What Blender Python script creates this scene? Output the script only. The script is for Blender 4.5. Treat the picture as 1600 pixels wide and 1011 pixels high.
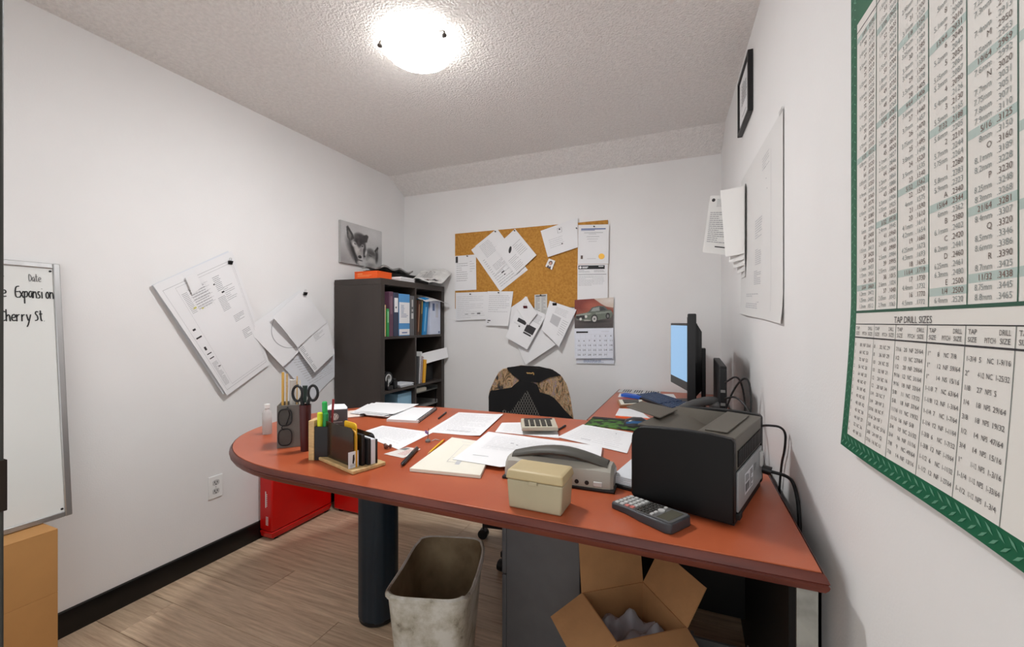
import bpy, math, random
from mathutils import Vector, Matrix
import numpy as np

for o in list(bpy.data.objects):
    bpy.data.objects.remove(o, do_unlink=True)
C = bpy.context.scene.collection
scene = bpy.context.scene
R = math.radians
random.seed(11)

# ------------------------------------------------------------------ camera, world, lights, exposure
CAM_H = 1.22
cam_data = bpy.data.cameras.new('camera')
cam_data.sensor_width = 36.0
cam_data.lens = 15.008
cam_data.shift_y = -2.5 / 1600
cam_data.clip_start = 0.02
cam = bpy.data.objects.new('camera', cam_data)
cam.location = (0, 0, CAM_H)
cam.rotation_euler = (R(90), 0, R(22.70))
C.objects.link(cam)
scene.camera = cam

world = bpy.data.worlds.new('hallway_light')
world.use_nodes = True
world.node_tree.nodes['Background'].inputs[0].default_value = (1.0, 1.0, 1.0, 1)
world.node_tree.nodes['Background'].inputs[1].default_value = 1.15
scene.world = world

LAMP_POWER = 118.0          # emission of the glass bowl of the ceiling lamp
BULB_WATTS = 1.2          # bulbs over the bowl, they light the ceiling
scene.view_settings.view_transform = 'Standard'
scene.view_settings.look = 'None'
scene.view_settings.gamma = 1.0
scene.view_settings.use_curve_mapping = False
scene.view_settings.exposure = 0.24

# ------------------------------------------------------------------ room measures (metres)
XL, YB, ZC = -2.25, 3.0, 2.397      # left wall, back wall, ceiling
YF = 0.192                           # front wall with the doorway
YK, ZK = 2.80, 2.284                 # the ceiling bends down towards the back wall
def xr(y): return 0.3207 - 0.047 * y     # right wall, slightly out of square
DZ = 0.76                            # desk top

# ------------------------------------------------------------------ helpers
def srgb(c):
    out = []
    for v in c[:3]:
        v = v / 255.0
        out.append(v / 12.92 if v <= 0.04045 else ((v + 0.055) / 1.055) ** 2.4)
    return (out[0], out[1], out[2], 1.0)

MATS = {}
def mat(name, col, rough=0.5, metal=0.0, var=0.0, scale=20.0, bump=0.0, bscale=60.0, spec=0.5,
        col2=None, stretch=None, alpha=1.0, trans=0.0, emit=0.0, detail=4.0, lo=0.35, hi=0.65, coat=0.0, ior=1.45):
    if name in MATS: return MATS[name]
    m = bpy.data.materials.new(name); m.use_nodes = True
    nt = m.node_tree; b = nt.nodes['Principled BSDF']
    b.inputs['Base Color'].default_value = srgb(col)
    b.inputs['Roughness'].default_value = rough
    b.inputs['Metallic'].default_value = metal
    b.inputs['Specular IOR Level'].default_value = spec
    b.inputs['IOR'].default_value = ior
    b.inputs['Alpha'].default_value = alpha
    b.inputs['Transmission Weight'].default_value = trans
    b.inputs['Coat Weight'].default_value = coat
    if emit > 0:
        b.inputs['Emission Color'].default_value = srgb(col)
        b.inputs['Emission Strength'].default_value = emit
    tc = None
    if var > 0 or col2 is not None or bump > 0:
        tc = nt.nodes.new('ShaderNodeTexCoord')
        src = tc.outputs['Object']
        if stretch:
            mp = nt.nodes.new('ShaderNodeMapping'); mp.inputs['Scale'].default_value = stretch
            nt.links.new(src, mp.inputs[0]); src = mp.outputs[0]
    if var > 0 or col2 is not None:
        n = nt.nodes.new('ShaderNodeTexNoise'); n.inputs['Scale'].default_value = scale
        n.inputs['Detail'].default_value = detail
        nt.links.new(src, n.inputs['Vector'])
        r = nt.nodes.new('ShaderNodeValToRGB')
        r.color_ramp.elements[0].position = lo; r.color_ramp.elements[1].position = hi
        c = srgb(col)
        if col2 is None:
            r.color_ramp.elements[0].color = (c[0]*(1-var), c[1]*(1-var), c[2]*(1-var), 1)
            r.color_ramp.elements[1].color = (min(1, c[0]*(1+var)), min(1, c[1]*(1+var)), min(1, c[2]*(1+var)), 1)
        else:
            r.color_ramp.elements[0].color = c; r.color_ramp.elements[1].color = srgb(col2)
        nt.links.new(n.outputs['Fac'], r.inputs[0])
        nt.links.new(r.outputs[0], b.inputs['Base Color'])
    if bump > 0:
        n2 = nt.nodes.new('ShaderNodeTexNoise'); n2.inputs['Scale'].default_value = bscale
        n2.inputs['Detail'].default_value = 3.0
        nt.links.new(src, n2.inputs['Vector'])
        bp = nt.nodes.new('ShaderNodeBump'); bp.inputs['Strength'].default_value = bump
        bp.inputs['Distance'].default_value = 0.01
        nt.links.new(n2.outputs['Fac'], bp.inputs['Height'])
        nt.links.new(bp.outputs[0], b.inputs['Normal'])
    MATS[name] = m
    return m

ORG = {}
class MB:
    """collects faces in world coordinates; build() links them as one mesh object"""
    def __init__(s, T=None):
        s.v = []; s.f = []; s.mi = []; s.m = 0; s.T = T or Matrix.Identity(4)
    def add(s, vs, fs):
        o = len(s.v)
        s.v += [s.T @ Vector(p) for p in vs]
        s.f += [tuple(i + o for i in f) for f in fs]
        s.mi += [s.m] * len(fs)
        return s
    def box(s, x0, x1, y0, y1, z0, z1):
        vs = [(x0,y0,z0),(x1,y0,z0),(x1,y1,z0),(x0,y1,z0),(x0,y0,z1),(x1,y0,z1),(x1,y1,z1),(x0,y1,z1)]
        return s.add(vs, [(0,3,2,1),(4,5,6,7),(0,1,5,4),(1,2,6,5),(2,3,7,6),(3,0,4,7)])
    def hexa(s, b, t):
        n = len(b)
        return s.add(list(b) + list(t), [tuple(range(n-1,-1,-1)), tuple(range(n,2*n))] + [(i,(i+1)%n,n+(i+1)%n,n+i) for i in range(n)])
    def prism(s, poly, z0, z1):
        a = sum(poly[i][0]*poly[(i+1)%len(poly)][1]-poly[(i+1)%len(poly)][0]*poly[i][1] for i in range(len(poly)))
        if a < 0: poly = list(poly)[::-1]
        return s.hexa([(p[0],p[1],z0) for p in poly], [(p[0],p[1],z1) for p in poly])
    def loops(s, ls, cap0=True, cap1=True, closed=True):
        n = len(ls[0]); vs = [p for l in ls for p in l]; fs = []
        m = n if closed else n-1
        for k in range(len(ls)-1):
            for i in range(m):
                j = (i+1) % n
                fs.append((k*n+i, k*n+j, (k+1)*n+j, (k+1)*n+i))
        if cap0: fs.append(tuple(range(n-1,-1,-1)))
        if cap1: fs.append(tuple(range((len(ls)-1)*n, len(ls)*n)))
        return s.add(vs, fs)
    def lathe(s, prof, n=24, c=(0,0,0)):
        ls = [[(c[0]+r*math.cos(2*math.pi*i/n), c[1]+r*math.sin(2*math.pi*i/n), c[2]+z) for i in range(n)] for r, z in prof]
        return s.loops(ls)
    def cyl(s, p0, p1, r0, r1=None, n=12):
        r1 = r0 if r1 is None else r1
        p0 = Vector(p0); p1 = Vector(p1); d = (p1-p0).normalized()
        a = d.orthogonal().normalized(); b = d.cross(a)
        L = lambda p, r: [p + a*r*math.cos(2*math.pi*i/n) + b*r*math.sin(2*math.pi*i/n) for i in range(n)]
        return s.loops([L(p0,r0), L(p1,r1)])
    def tube(s, pts, r, n=8, closed=False):
        pts = [Vector(p) for p in pts]; ls = []; a = None
        for k, p in enumerate(pts):
            if closed: d = pts[(k+1)%len(pts)] - pts[k-1]
            else: d = (pts[min(k+1,len(pts)-1)] - pts[max(k-1,0)])
            d.normalize()
            a = d.orthogonal().normalized() if a is None else (a - d*a.dot(d)).normalized()
            b = d.cross(a)
            ls.append([p + a*r*math.cos(2*math.pi*i/n) + b*r*math.sin(2*math.pi*i/n) for i in range(n)])
        if closed: ls.append(ls[0]); return s.loops(ls, False, False)
        return s.loops(ls)
    def ball(s, c, rx, ry, rz, n=12, m=8):
        prof = [(math.sin(math.pi*k/m), -math.cos(math.pi*k/m)) for k in range(m+1)]
        prof[0] = (0.02,-1); prof[-1] = (0.02,1)
        return s.loops([[(c[0]+rx*r*math.cos(2*math.pi*i/n), c[1]+ry*r*math.sin(2*math.pi*i/n), c[2]+rz*z) for i in range(n)] for r, z in prof])
    def quad(s, *p): return s.add(p, [tuple(range(len(p)))])
    def grid(s, fn, nu, nv, th=0.0008):
        """two-sided sheet; fn(u, v, h) -> point"""
        top = [fn(i/nu, j/nv, 0) for j in range(nv+1) for i in range(nu+1)]
        bot = [fn(i/nu, j/nv, -th) for j in range(nv+1) for i in range(nu+1)]
        n = len(top); w = nu+1; fs = []
        for j in range(nv):
            for i in range(nu):
                a, b, c, d = j*w+i, j*w+i+1, (j+1)*w+i+1, (j+1)*w+i
                fs.append((d,c,b,a)); fs.append((n+a,n+b,n+c,n+d))
        rim = [i for i in range(nu)] + [nu+j*w for j in range(nv)] + [nv*w+nu-i for i in range(nu)] + [(nv-j)*w for j in range(nv)]
        for k in range(len(rim)):
            a, b = rim[k], rim[(k+1)%len(rim)]
            fs.append((a,b,n+b,n+a))
        return s.add(top+bot, fs)
    def build(s, name, mats, parent=None, bevel=0.0, seg=2, smooth=True, origin=None, angle=35):
        if not isinstance(mats, (list,tuple)): mats = [mats]
        if origin is None:
            xs = [p[0] for p in s.v]; ys = [p[1] for p in s.v]; zs = [p[2] for p in s.v]
            origin = ((min(xs)+max(xs))/2, (min(ys)+max(ys))/2, min(zs))
        org = Vector(origin)
        me = bpy.data.meshes.new(name)
        me.from_pydata([tuple(p - org) for p in s.v], [], s.f)
        for m in mats: me.materials.append(m)
        me.polygons.foreach_set('material_index', s.mi)
        if smooth:
            me.polygons.foreach_set('use_smooth', [True]*len(me.polygons))
            me.set_sharp_from_angle(angle=R(angle))
        me.update()
        o = bpy.data.objects.new(name, me); C.objects.link(o)
        ORG[o.name] = org
        if parent is not None:
            o.parent = parent; o.location = org - ORG[parent.name]
        else: o.location = org
        if bevel > 0:
            bm = o.modifiers.new('edge', 'BEVEL'); bm.width = bevel; bm.segments = seg
            bm.limit_method = 'ANGLE'; bm.angle_limit = R(40)
        return o

def tag(o, label, cat, group=None):
    o['label'] = label; o['category'] = cat
    if group: o['group'] = group
    return o
def thing(name, label, cat, loc, group=None):
    o = bpy.data.objects.new(name, None); C.objects.link(o)
    o.empty_display_size = 0.05
    o.location = loc; ORG[o.name] = Vector(loc)
    return tag(o, label, cat, group)
def struct(o):
    o['kind'] = 'structure'; return o
def frame_mat(origin, rz): return Matrix.Translation(Vector(origin)) @ Matrix.Rotation(R(rz), 4, 'Z')

# --- printed marks: quads and lettering laid on a surface given as fn(u, v, h)
def lines_block(u0, u1, v0, v1, n, rng, fill=0.85, thick=0.35, words=6):
    out = []
    for k in range(n):
        v = v0 + (v1-v0)*(k+0.5)/n; h = (v1-v0)/n*thick/2
        u = u0; end = u0 + (u1-u0)*(fill + (1-fill)*rng.random()) * (0.5 + 0.5*(rng.random() > 0.15))
        while u < end:
            w = (u1-u0)/words*(0.4+0.9*rng.random())
            out.append((u, min(end, u+w), v-h, v+h)); u += w + (u1-u0)*0.02
    return out
def frame_rects(u0, u1, v0, v1, w, hv=None):
    hv = hv or w
    return [(u0,u1,v0,v0+hv),(u0,u1,v1-hv,v1),(u0,u0+w,v0,v1),(u1-w,u1,v0,v1)]
def print_mesh(fn, items, parent, name='print', h=0.0006):
    """items: list of (material, [rects or polygons])"""
    mb = MB(); mats = []
    for m, shapes in items:
        if not shapes: continue
        mats.append(m); mb.m = len(mats)-1
        for r in shapes:
            if len(r) == 4 and not isinstance(r[0], tuple):
                u0,u1,v0,v1 = r
                k = max(1, min(6, int((u1-u0)*8))); q = max(1, min(6, int((v1-v0)*8)))
                for a in range(k):
                    for b in range(q):
                        ua, ub = u0+(u1-u0)*a/k, u0+(u1-u0)*(a+1)/k
                        va, vb = v0+(v1-v0)*b/q, v0+(v1-v0)*(b+1)/q
                        mb.quad(fn(ua,vb,h), fn(ub,vb,h), fn(ub,va,h), fn(ua,va,h))
            else: mb.quad(*[fn(p[0],p[1],h) for p in reversed(r)])
    o = mb.build(name, mats, parent, smooth=False); o['kind'] = 'stuff'      # fine print, not to be picked apart
    return o

GLY = {}
def glyphs(text):
    """2D triangles/polygons of a string set in the built-in font, cap height about 0.7"""
    if text in GLY: return GLY[text]
    cu = bpy.data.curves.new('t', 'FONT'); cu.body = text; cu.resolution_u = 2; cu.size = 1.0
    ob = bpy.data.objects.new('t', cu)
    me = bpy.data.meshes.new_from_object(ob)
    vs = [(v.co.x, v.co.y) for v in me.vertices]; fs = [tuple(p.vertices) for p in me.polygons]
    bpy.data.objects.remove(ob); bpy.data.curves.remove(cu); bpy.data.meshes.remove(me)
    w = max([v[0] for v in vs] or [0.3])
    GLY[text] = (vs, fs, w)
    return GLY[text]
def put_text(mb, text, place, width=None, size=1.0, align='l'):
    """place(x, y) -> point; letters squeezed to width if given"""
    vs, fs, w = glyphs(text)
    if not fs: return
    sx = size
    if width and w*size > width: sx = width / w
    off = 0 if align == 'l' else (-w*sx if align == 'r' else -w*sx/2)
    mb.add([place(x*sx+off, y*size) for x, y in vs], [tuple(f) for f in fs])
def stroke(mb, pts, w, fn):
    """a flat pen stroke through 2D points"""
    P = [Vector((p[0],p[1],0)) for p in pts]; L = []; Rr = []
    for k, p in enumerate(P):
        d = P[min(k+1,len(P)-1)] - P[max(k-1,0)]
        if d.length < 1e-9: d = Vector((1,0,0))
        d.normalize(); n = Vector((-d.y, d.x, 0))*w/2
        L.append(p+n); Rr.append(p-n)
    for k in range(len(P)-1):
        mb.quad(fn(*Rr[k].xy), fn(*Rr[k+1].xy), fn(*L[k+1].xy), fn(*L[k].xy))
def smooth_pts(pts, it=2):
    for _ in range(it):
        q = [pts[0]]
        for a, b in zip(pts[:-1], pts[1:]):
            q.append((a[0]*.75+b[0]*.25, a[1]*.75+b[1]*.25)); q.append((a[0]*.25+b[0]*.75, a[1]*.25+b[1]*.75))
        q.append(pts[-1]); pts = q
    return pts
def smooth3(pts, it=2):
    pts = [Vector(p) for p in pts]
    for _ in range(it):
        q = [pts[0]]
        for a, b in zip(pts[:-1], pts[1:]): q += [a.lerp(b,.25), a.lerp(b,.75)]
        pts = q + [pts[-1]]
    return pts

# --- flat pictures: a painted grid carried as a colour attribute
class Paint:
    def __init__(s, nx, ny, bg):
        s.a = np.zeros((ny, nx, 3)); s.a[:] = bg; s.nx, s.ny = nx, ny
        s.U, s.V = np.meshgrid((np.arange(nx)+.5)/nx, (np.arange(ny)+.5)/ny)
    def poly(s, pts, col, op=1.0):
        ins = np.zeros((s.ny, s.nx), bool); n = len(pts)
        for i in range(n):
            x0,y0 = pts[i]; x1,y1 = pts[(i+1)%n]
            if y0 == y1: continue
            c = ((y0 > s.V) != (y1 > s.V)) & (s.U < (x1-x0)*(s.V-y0)/(y1-y0)+x0)
            ins ^= c
        s.a[ins] = s.a[ins]*(1-op) + np.array(col)*op
    def ell(s, cx, cy, rx, ry, col, op=1.0, soft=0.0, rot=0):
        c, n = math.cos(rot), math.sin(rot)
        du, dv = s.U-cx, s.V-cy
        d = np.sqrt(((du*c+dv*n)/rx)**2 + ((-du*n+dv*c)/ry)**2)
        k = np.clip((1-d)/max(soft,1e-3), 0, 1)*op if soft > 0 else (d < 1)*op
        s.a = s.a*(1-k[...,None]) + np.array(col)*k[...,None]
    def noise(s, amp, seed=0):
        r = np.random.RandomState(seed); s.a = np.clip(s.a + (r.rand(s.ny,s.nx,1)-.5)*amp, 0, 255)
    def blur(s):
        p = np.pad(s.a, ((1,1),(1,1),(0,0)), 'edge')
        s.a = (p[1:-1,1:-1]*2 + p[:-2,1:-1] + p[2:,1:-1] + p[1:-1,:-2] + p[1:-1,2:])/6
    def build(s, fn, name, parent, h=0.0008, rough=0.5):
        vs = [fn(i/s.nx, j/s.ny, h) for j in range(s.ny+1) for i in range(s.nx+1)]; w = s.nx+1
        fs = [(( j+1)*w+i, (j+1)*w+i+1, j*w+i+1, j*w+i) for j in range(s.ny) for i in range(s.nx)]
        m = MATS.get('picture_print')
        if m is None:
            m = bpy.data.materials.new('picture_print'); m.use_nodes = True
            at = m.node_tree.nodes.new('ShaderNodeAttribute'); at.attribute_name = 'ink'
            b = m.node_tree.nodes['Principled BSDF']; b.inputs['Roughness'].default_value = rough
            m.node_tree.links.new(at.outputs['Color'], b.inputs['Base Color']); MATS['picture_print'] = m
        mb = MB(); mb.add(vs, fs); o = mb.build(name, m, parent, smooth=False)
        lin = np.where(s.a/255 <= .04045, s.a/255/12.92, ((s.a/255+.055)/1.055)**2.4)
        col = np.ones((s.ny*s.nx*4, 4)); col[:,:3] = np.repeat(lin.reshape(-1,3), 4, axis=0)
        at = o.data.color_attributes.new('ink', 'FLOAT_COLOR', 'CORNER')
        at.data.foreach_set('color', col.ravel())
        return o

# --- a sheet of paper between four corners (TL, TR, BR, BL as read), with optional curl
def sheet_fn(P, curl=None, lift=0.0):
    P = [Vector(p) for p in P]
    N = (P[1]-P[0]).cross(P[3]-P[0]).normalized() * -1
    def fn(u, v, h=0):
        p = (P[0]*(1-u)+P[1]*u)*(1-v) + (P[3]*(1-u)+P[2]*u)*v
        return p + N*(h + lift + (curl(u,v) if curl else 0))
    return fn
def on_left(pts, off=0.004): return [Vector((XL+off, p[0], p[1])) for p in pts]
def on_back(pts, off=0.004): return [Vector((p[0], YB-off, p[1])) for p in pts]
def on_right(pts, off=0.004): return [Vector((xr(p[0])-off, p[0], p[1])) for p in pts]
def on_desk(pts, off=0.001): return [Vector((p[0], p[1], DZ+off)) for p in pts]
def sheet(name, label, cat, P, m, curl=None, n=6, th=0.0008, group=None, parent=None, prints=None):
    fn = sheet_fn(P, curl)
    mb = MB(); mb.grid(fn, n, n, th)
    o = mb.build(name, m, parent)
    if parent is None: tag(o, label, cat, group)
    if prints: print_mesh(fn, prints, o)
    return o, fn
def push_pin(parent, p, n, m):
    p = Vector(p); n = Vector(n)
    mb = MB(); mb.cyl(p, p+n*.003, .005, n=10); mb.cyl(p+n*.003, p+n*.009, .003, n=10); mb.cyl(p+n*.009, p+n*.012, .0045, n=10)
    return mb.build('push_pin', m, parent)
def binder_clip(parent, p, n, up, m, w=.026):
    p = Vector(p); n = Vector(n).normalized(); up = Vector(up).normalized(); s = up.cross(n)
    mb = MB(); h = .018
    mb.hexa([p-s*w/2-up*h-n*.001, p+s*w/2-up*h-n*.001, p+s*w/2-up*h+n*.004, p-s*w/2-up*h+n*.004],
            [p-s*w/2-n*.001, p+s*w/2-n*.001, p+s*w/2+n*.012, p-s*w/2+n*.012])
    o = mb.build('binder_clip', m, parent, smooth=False)
    wm = MB(); wm.tube([p-s*w*.3+n*.004, p-s*w*.22+up*.016+n*.006, p+s*w*.22+up*.016+n*.006, p+s*w*.3+n*.004], .0011, 6)
    wm.build('clip_wire', M_STEEL, o)
    return o

# ------------------------------------------------------------------ materials
M_WALL = mat('wall_paint', (234,233,232), 0.6, var=0.018, scale=2.2, bump=0.05, bscale=180)
M_CEIL = mat('stippled_ceiling', (236,233,230), 0.9, var=0.05, scale=60, bump=1.0, bscale=105)
M_BLACKGLOSS = mat('black_gloss_paint', (16,14,13), 0.28, var=0.3, scale=9)
M_PAPER = mat('white_paper', (232,232,233), 0.7, var=0.012, scale=6)
M_PAPER2 = mat('cool_white_paper', (222,225,230), 0.7)
M_CREAM = mat('cream_paper', (230,226,212), 0.75)
M_INK = mat('dark_ink', (52,50,52), 0.7)
M_INKB = mat('black_ink', (18,18,20), 0.6)
M_INKL = mat('grey_ink', (150,150,152), 0.7)
M_INKLL = mat('pale_grey_ink', (190,190,192), 0.7)
M_INKBR = mat('brown_ink', (96,78,72), 0.7)
M_INKT = mat('teal_grey_ink', (140,152,150), 0.7)
M_INKBLUE = mat('blue_ink', (92,112,160), 0.7)
M_INKRED = mat('red_ink', (206,110,104), 0.7)
M_STEEL = mat('bright_steel', (190,190,190), 0.3, 1.0)
M_BRASS = mat('brass', (190,150,80), 0.35, 1.0)
M_BLACK = mat('black_plastic', (20,20,22), 0.4)
M_BLACKM = mat('matt_black_plastic', (24,24,25), 0.6)
M_DGREY = mat('dark_grey_plastic', (66,64,60), 0.5)
M_GREY = mat('grey_plastic', (128,128,126), 0.5)
M_LGREY = mat('light_grey_plastic', (196,196,194), 0.5)
M_WHITE = mat('white_plastic', (236,236,234), 0.4)
M_ALU = mat('brushed_aluminium', (188,188,188), 0.38, 0.9, var=0.06, scale=30, stretch=(1,1,0.05))
M_CARD = mat('cardboard', (176,132,88), 0.85, var=0.06, scale=14, bump=0.05, bscale=90)
M_WOOD = mat('pale_wood', (206,174,122), 0.55, var=0.14, scale=14, stretch=(1,8,8))
M_BLACKFAB = mat('black_fabric', (20,19,20), 0.85, bump=0.2, bscale=400)
M_RED = mat('red_enamel', (196,14,10), 0.3, var=0.06, scale=6)
M_YELLOW = mat('yellow_plastic', (238,190,40), 0.45)
M_NEON = mat('neon_yellow_plastic', (224,232,40), 0.4)
M_GREEN = mat('green_plastic', (40,176,84), 0.4)
M_ORANGE = mat('orange_card', (240,92,24), 0.55)
M_BLUE = mat('blue_card', (40,96,196), 0.5)

# ================================================================== THE SETTING
def plank_material():
    m = bpy.data.materials.new('laminate_plank'); m.use_nodes = True
    nt = m.node_tree; b = nt.nodes['Principled BSDF']; b.inputs['Roughness'].default_value = 0.42
    tc = nt.nodes.new('ShaderNodeTexCoord'); oi = nt.nodes.new('ShaderNodeObjectInfo')
    ad = nt.nodes.new('ShaderNodeVectorMath'); ad.operation = 'ADD'
    sc = nt.nodes.new('ShaderNodeVectorMath'); sc.operation = 'SCALE'; sc.inputs['Scale'].default_value = 13.0
    cb = nt.nodes.new('ShaderNodeCombineXYZ')
    nt.links.new(oi.outputs['Random'], cb.inputs[0]); nt.links.new(oi.outputs['Random'], cb.inputs[1])
    nt.links.new(cb.outputs[0], sc.inputs[0])
    nt.links.new(tc.outputs['Object'], ad.inputs[0]); nt.links.new(sc.outputs[0], ad.inputs[1])
    mp = nt.nodes.new('ShaderNodeMapping'); mp.inputs['Scale'].default_value = (1.6, 26, 1)
    nt.links.new(ad.outputs[0], mp.inputs[0])
    n = nt.nodes.new('ShaderNodeTexNoise'); n.inputs['Scale'].default_value = 2.2; n.inputs['Detail'].default_value = 9
    n.inputs['Roughness'].default_value = 0.66
    nt.links.new(mp.outputs[0], n.inputs['Vector'])
    r = nt.nodes.new('ShaderNodeValToRGB')
    r.color_ramp.elements[0].position = 0.3; r.color_ramp.elements[0].color = srgb((166,138,112))
    r.color_ramp.elements[1].position = 0.72; r.color_ramp.elements[1].color = srgb((228,204,174))
    nt.links.new(n.outputs['Fac'], r.inputs[0])
    hs = nt.nodes.new('ShaderNodeHueSaturation')
    mr = nt.nodes.new('ShaderNodeMapRange'); mr.inputs['To Min'].default_value = 0.86; mr.inputs['To Max'].default_value = 1.08
    nt.links.new(oi.outputs['Random'], mr.inputs['Value']); nt.links.new(mr.outputs[0], hs.inputs['Value'])
    nt.links.new(r.outputs[0], hs.inputs['Color']); nt.links.new(hs.outputs[0], b.inputs['Base Color'])
    return m
M_PLANK = plank_material()

mb = MB(); mb.box(XL-.1, .45, YF-1.2, YB+.1, -.12, -.008)
floor = struct(mb.build('floor', mat('dark_underlay', (40,34,30), 0.9), smooth=False, origin=(0,0,0)))
def plank(x0, x1, y0, y1):
    mb = MB(); mb.box(x0+.0006, x1-.0006, y0+.0006, y1-.0006, -.008, 0)
    mb.build('plank', M_PLANK, floor, bevel=.0012, seg=1)
PW, PL = 0.19, 1.22
k = 0; y = YF - 6*PW
while y < YB - .01:
    x = XL - (k * 0.47) % PL
    while x < .32:
        x0, x1 = max(x, XL), min(x+PL, .315)
        if x1 - x0 > .03: plank(x0, x1, y, min(y+PW, YB))
        x += PL
    y += PW; k += 1

mb = MB(); mb.box(XL-.1, XL, YF-.1, YB+.1, 0, 2.55); struct(mb.build('wall_left', M_WALL, smooth=False))
mb = MB(); mb.box(XL, .35, YB, YB+.1, 0, 2.55); struct(mb.build('wall_back', M_WALL, smooth=False))
mb = MB(); mb.prism([(xr(-.25), -.25), (xr(YB+.1), YB+.1), (xr(YB+.1)+.1, YB+.1), (xr(-.25)+.1, -.25)], 0, 2.55)
struct(mb.build('wall_right', M_WALL, smooth=False))
DX0, DH = -0.62, 2.06      # doorway in which the camera stands; its right jamb is the right wall
WX0, WX1, WZ_0, WZ_1 = -2.10, -.84, .50, 2.10       # added opening out of view, lets world light fill the left side
mb = MB(); mb.box(XL, WX0, YF-.1, YF, 0, 2.55); mb.box(WX1, DX0-.02, YF-.1, YF, 0, 2.55); mb.box(WX0, WX1, YF-.1, YF, 0, WZ_0); mb.box(WX0, WX1, YF-.1, YF, WZ_1, 2.55); mb.box(DX0-.02, .40, YF-.1, YF, DH+.02, 2.55)
struct(mb.build('wall_front', M_WALL, smooth=False))
mb = MB(); t = .035
mb.box(WX0, WX0+t, YF-.08, YF-.02, WZ_0, WZ_1); mb.box(WX1-t, WX1, YF-.08, YF-.02, WZ_0, WZ_1); mb.box(WX0+t, WX1-t, YF-.08, YF-.02, WZ_0, WZ_0+t); mb.box(WX0+t, WX1-t, YF-.08, YF-.02, WZ_1-t, WZ_1)
fill_win = struct(mb.build('added_fill_window', mat('dark_door_paint', (58,58,54), 0.5, var=0.05), bevel=.002))  # frame of the made-up, unseen window that brightens the left wall and floor
mb = MB(); mb.box(WX0+t, WX1-t, YF-.052, YF-.048, WZ_0+t, WZ_1-t); mb.build('pane', mat('fill_window_glass', (255,255,255), .02, alpha=.08), fill_win, smooth=False)
mb = MB()
prof = [(YF-.1, ZC), (YK, ZC), (YB+.005, ZK-.003), (YB+.005, 2.56), (YF-.1, 2.56)]
mb.hexa([(XL-.01, p[0], p[1]) for p in prof], [(.36, p[0], p[1]) for p in prof])
struct(mb.build('ceiling', M_CEIL, smooth=False))

# black baseboards with a thin shoe on top
def baseboard(name, a, b, n):
    a = Vector(a); b = Vector(b); n = Vector(n).normalized()
    pr = [(0,0), (.013,0), (.013,.085), (.009,.094), (0,.097)]
    mb = MB()
    mb.loops([[p + n*q[0] + Vector((0,0,q[1])) for q in pr] for p in (a, b)])
    return struct(mb.build(name, M_BLACKGLOSS))
baseboard('baseboard_left', (XL, YF, 0), (XL, YB, 0), (1,0,0))
baseboard('baseboard_back', (XL, YB, 0), (xr(YB), YB, 0), (0,-1,0))
baseboard('baseboard_right', (xr(YB), YB, 0), (xr(YF), YF, 0), (-1,-.035,0))
# dark door jamb beside the camera, with its strike plate
mb = MB(); mb.box(DX0-.02, DX0, YF-.11, YF+.002, 0, DH); mb.box(DX0-.02, xr(YF)-.002, YF-.11, YF+.002, DH, DH+.02)
jamb = struct(mb.build('trim_1', mat('dark_door_paint', (58,58,54), 0.5, var=0.05), bevel=.002))
mb = MB(); mb.box(DX0-.012, DX0+.0012, YF+.0022, YF+.0036, 1.035, 1.085); mb.box(DX0, DX0+.0012, YF-.03, YF+.0036, 1.035, 1.085); mb.build('strike_plate', mat('dark_bronze', (54,46,40), 0.4, 0.8), jamb, bevel=.001)

# ================================================================== CEILING LAMP
LX, LY = -1.052, 1.50
lamp = thing('ceiling_lamp', 'round frosted glass bowl lamp lit on the stippled ceiling', 'lamp', (LX, LY, ZC))
mb = MB(); mb.lathe([(.002,-.018),(.06,-.018),(.085,-.014),(.09,0),(.002,0)], 32, (LX,LY,ZC)); mb.build('ceiling_plate', M_WHITE, lamp)
def bowl_mat(name, e):
    m = bpy.data.materials.new(name); m.use_nodes = True; bb = m.node_tree.nodes['Principled BSDF']
    bb.inputs['Base Color'].default_value = srgb((246,246,244)); bb.inputs['Roughness'].default_value = .35
    bb.inputs['Emission Color'].default_value = (.985, .99, 1.0, 1); bb.inputs['Emission Strength'].default_value = e
    return m
prof = [(.002,-.098),(.04,-.0965),(.08,-.091),(.112,-.081),(.134,-.068),(.150,-.052),(.157,-.039),(.161,-.036),(.157,-.033),(.144,-.048),(.128,-.063),(.10,-.077),(.05,-.088),(.002,-.091)]
prof = [(r*.93, z*.93) for r, z in prof]
n = 48; mb = MB()
for k in range(len(prof)-1):
    mb.m = 0 if k < 4 else (1 if k < 7 else 2)       # glowing bottom, paler rim, inside
    mb.loops([[(LX+r*math.cos(2*math.pi*i/n), LY+r*math.sin(2*math.pi*i/n), ZC+z) for i in range(n)] for r, z in prof[k:k+2]], k == 0, False)
mb.build('glass_bowl', [bowl_mat('lit_frosted_glass', LAMP_POWER), bowl_mat('pale_glass_rim', 2.2), bowl_mat('glass_inside', .6)], lamp)
for k, a in enumerate((100, 215, 345)):
    ca, sa = math.cos(R(a)), math.sin(R(a))
    P = lambda r, z: (LX+ca*r, LY+sa*r, ZC+z)
    mb = MB(); mb.tube(smooth3([P(.075,-.010), P(.13,-.014), P(.154,-.021), P(.158,-.036), P(.147,-.045)],1), .0045, 8)
    mb.ball(P(.156,-.039), .010,.010,.008)
    mb.build('clip', mat('pewter', (86,82,78), .35, .7), lamp)
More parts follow.
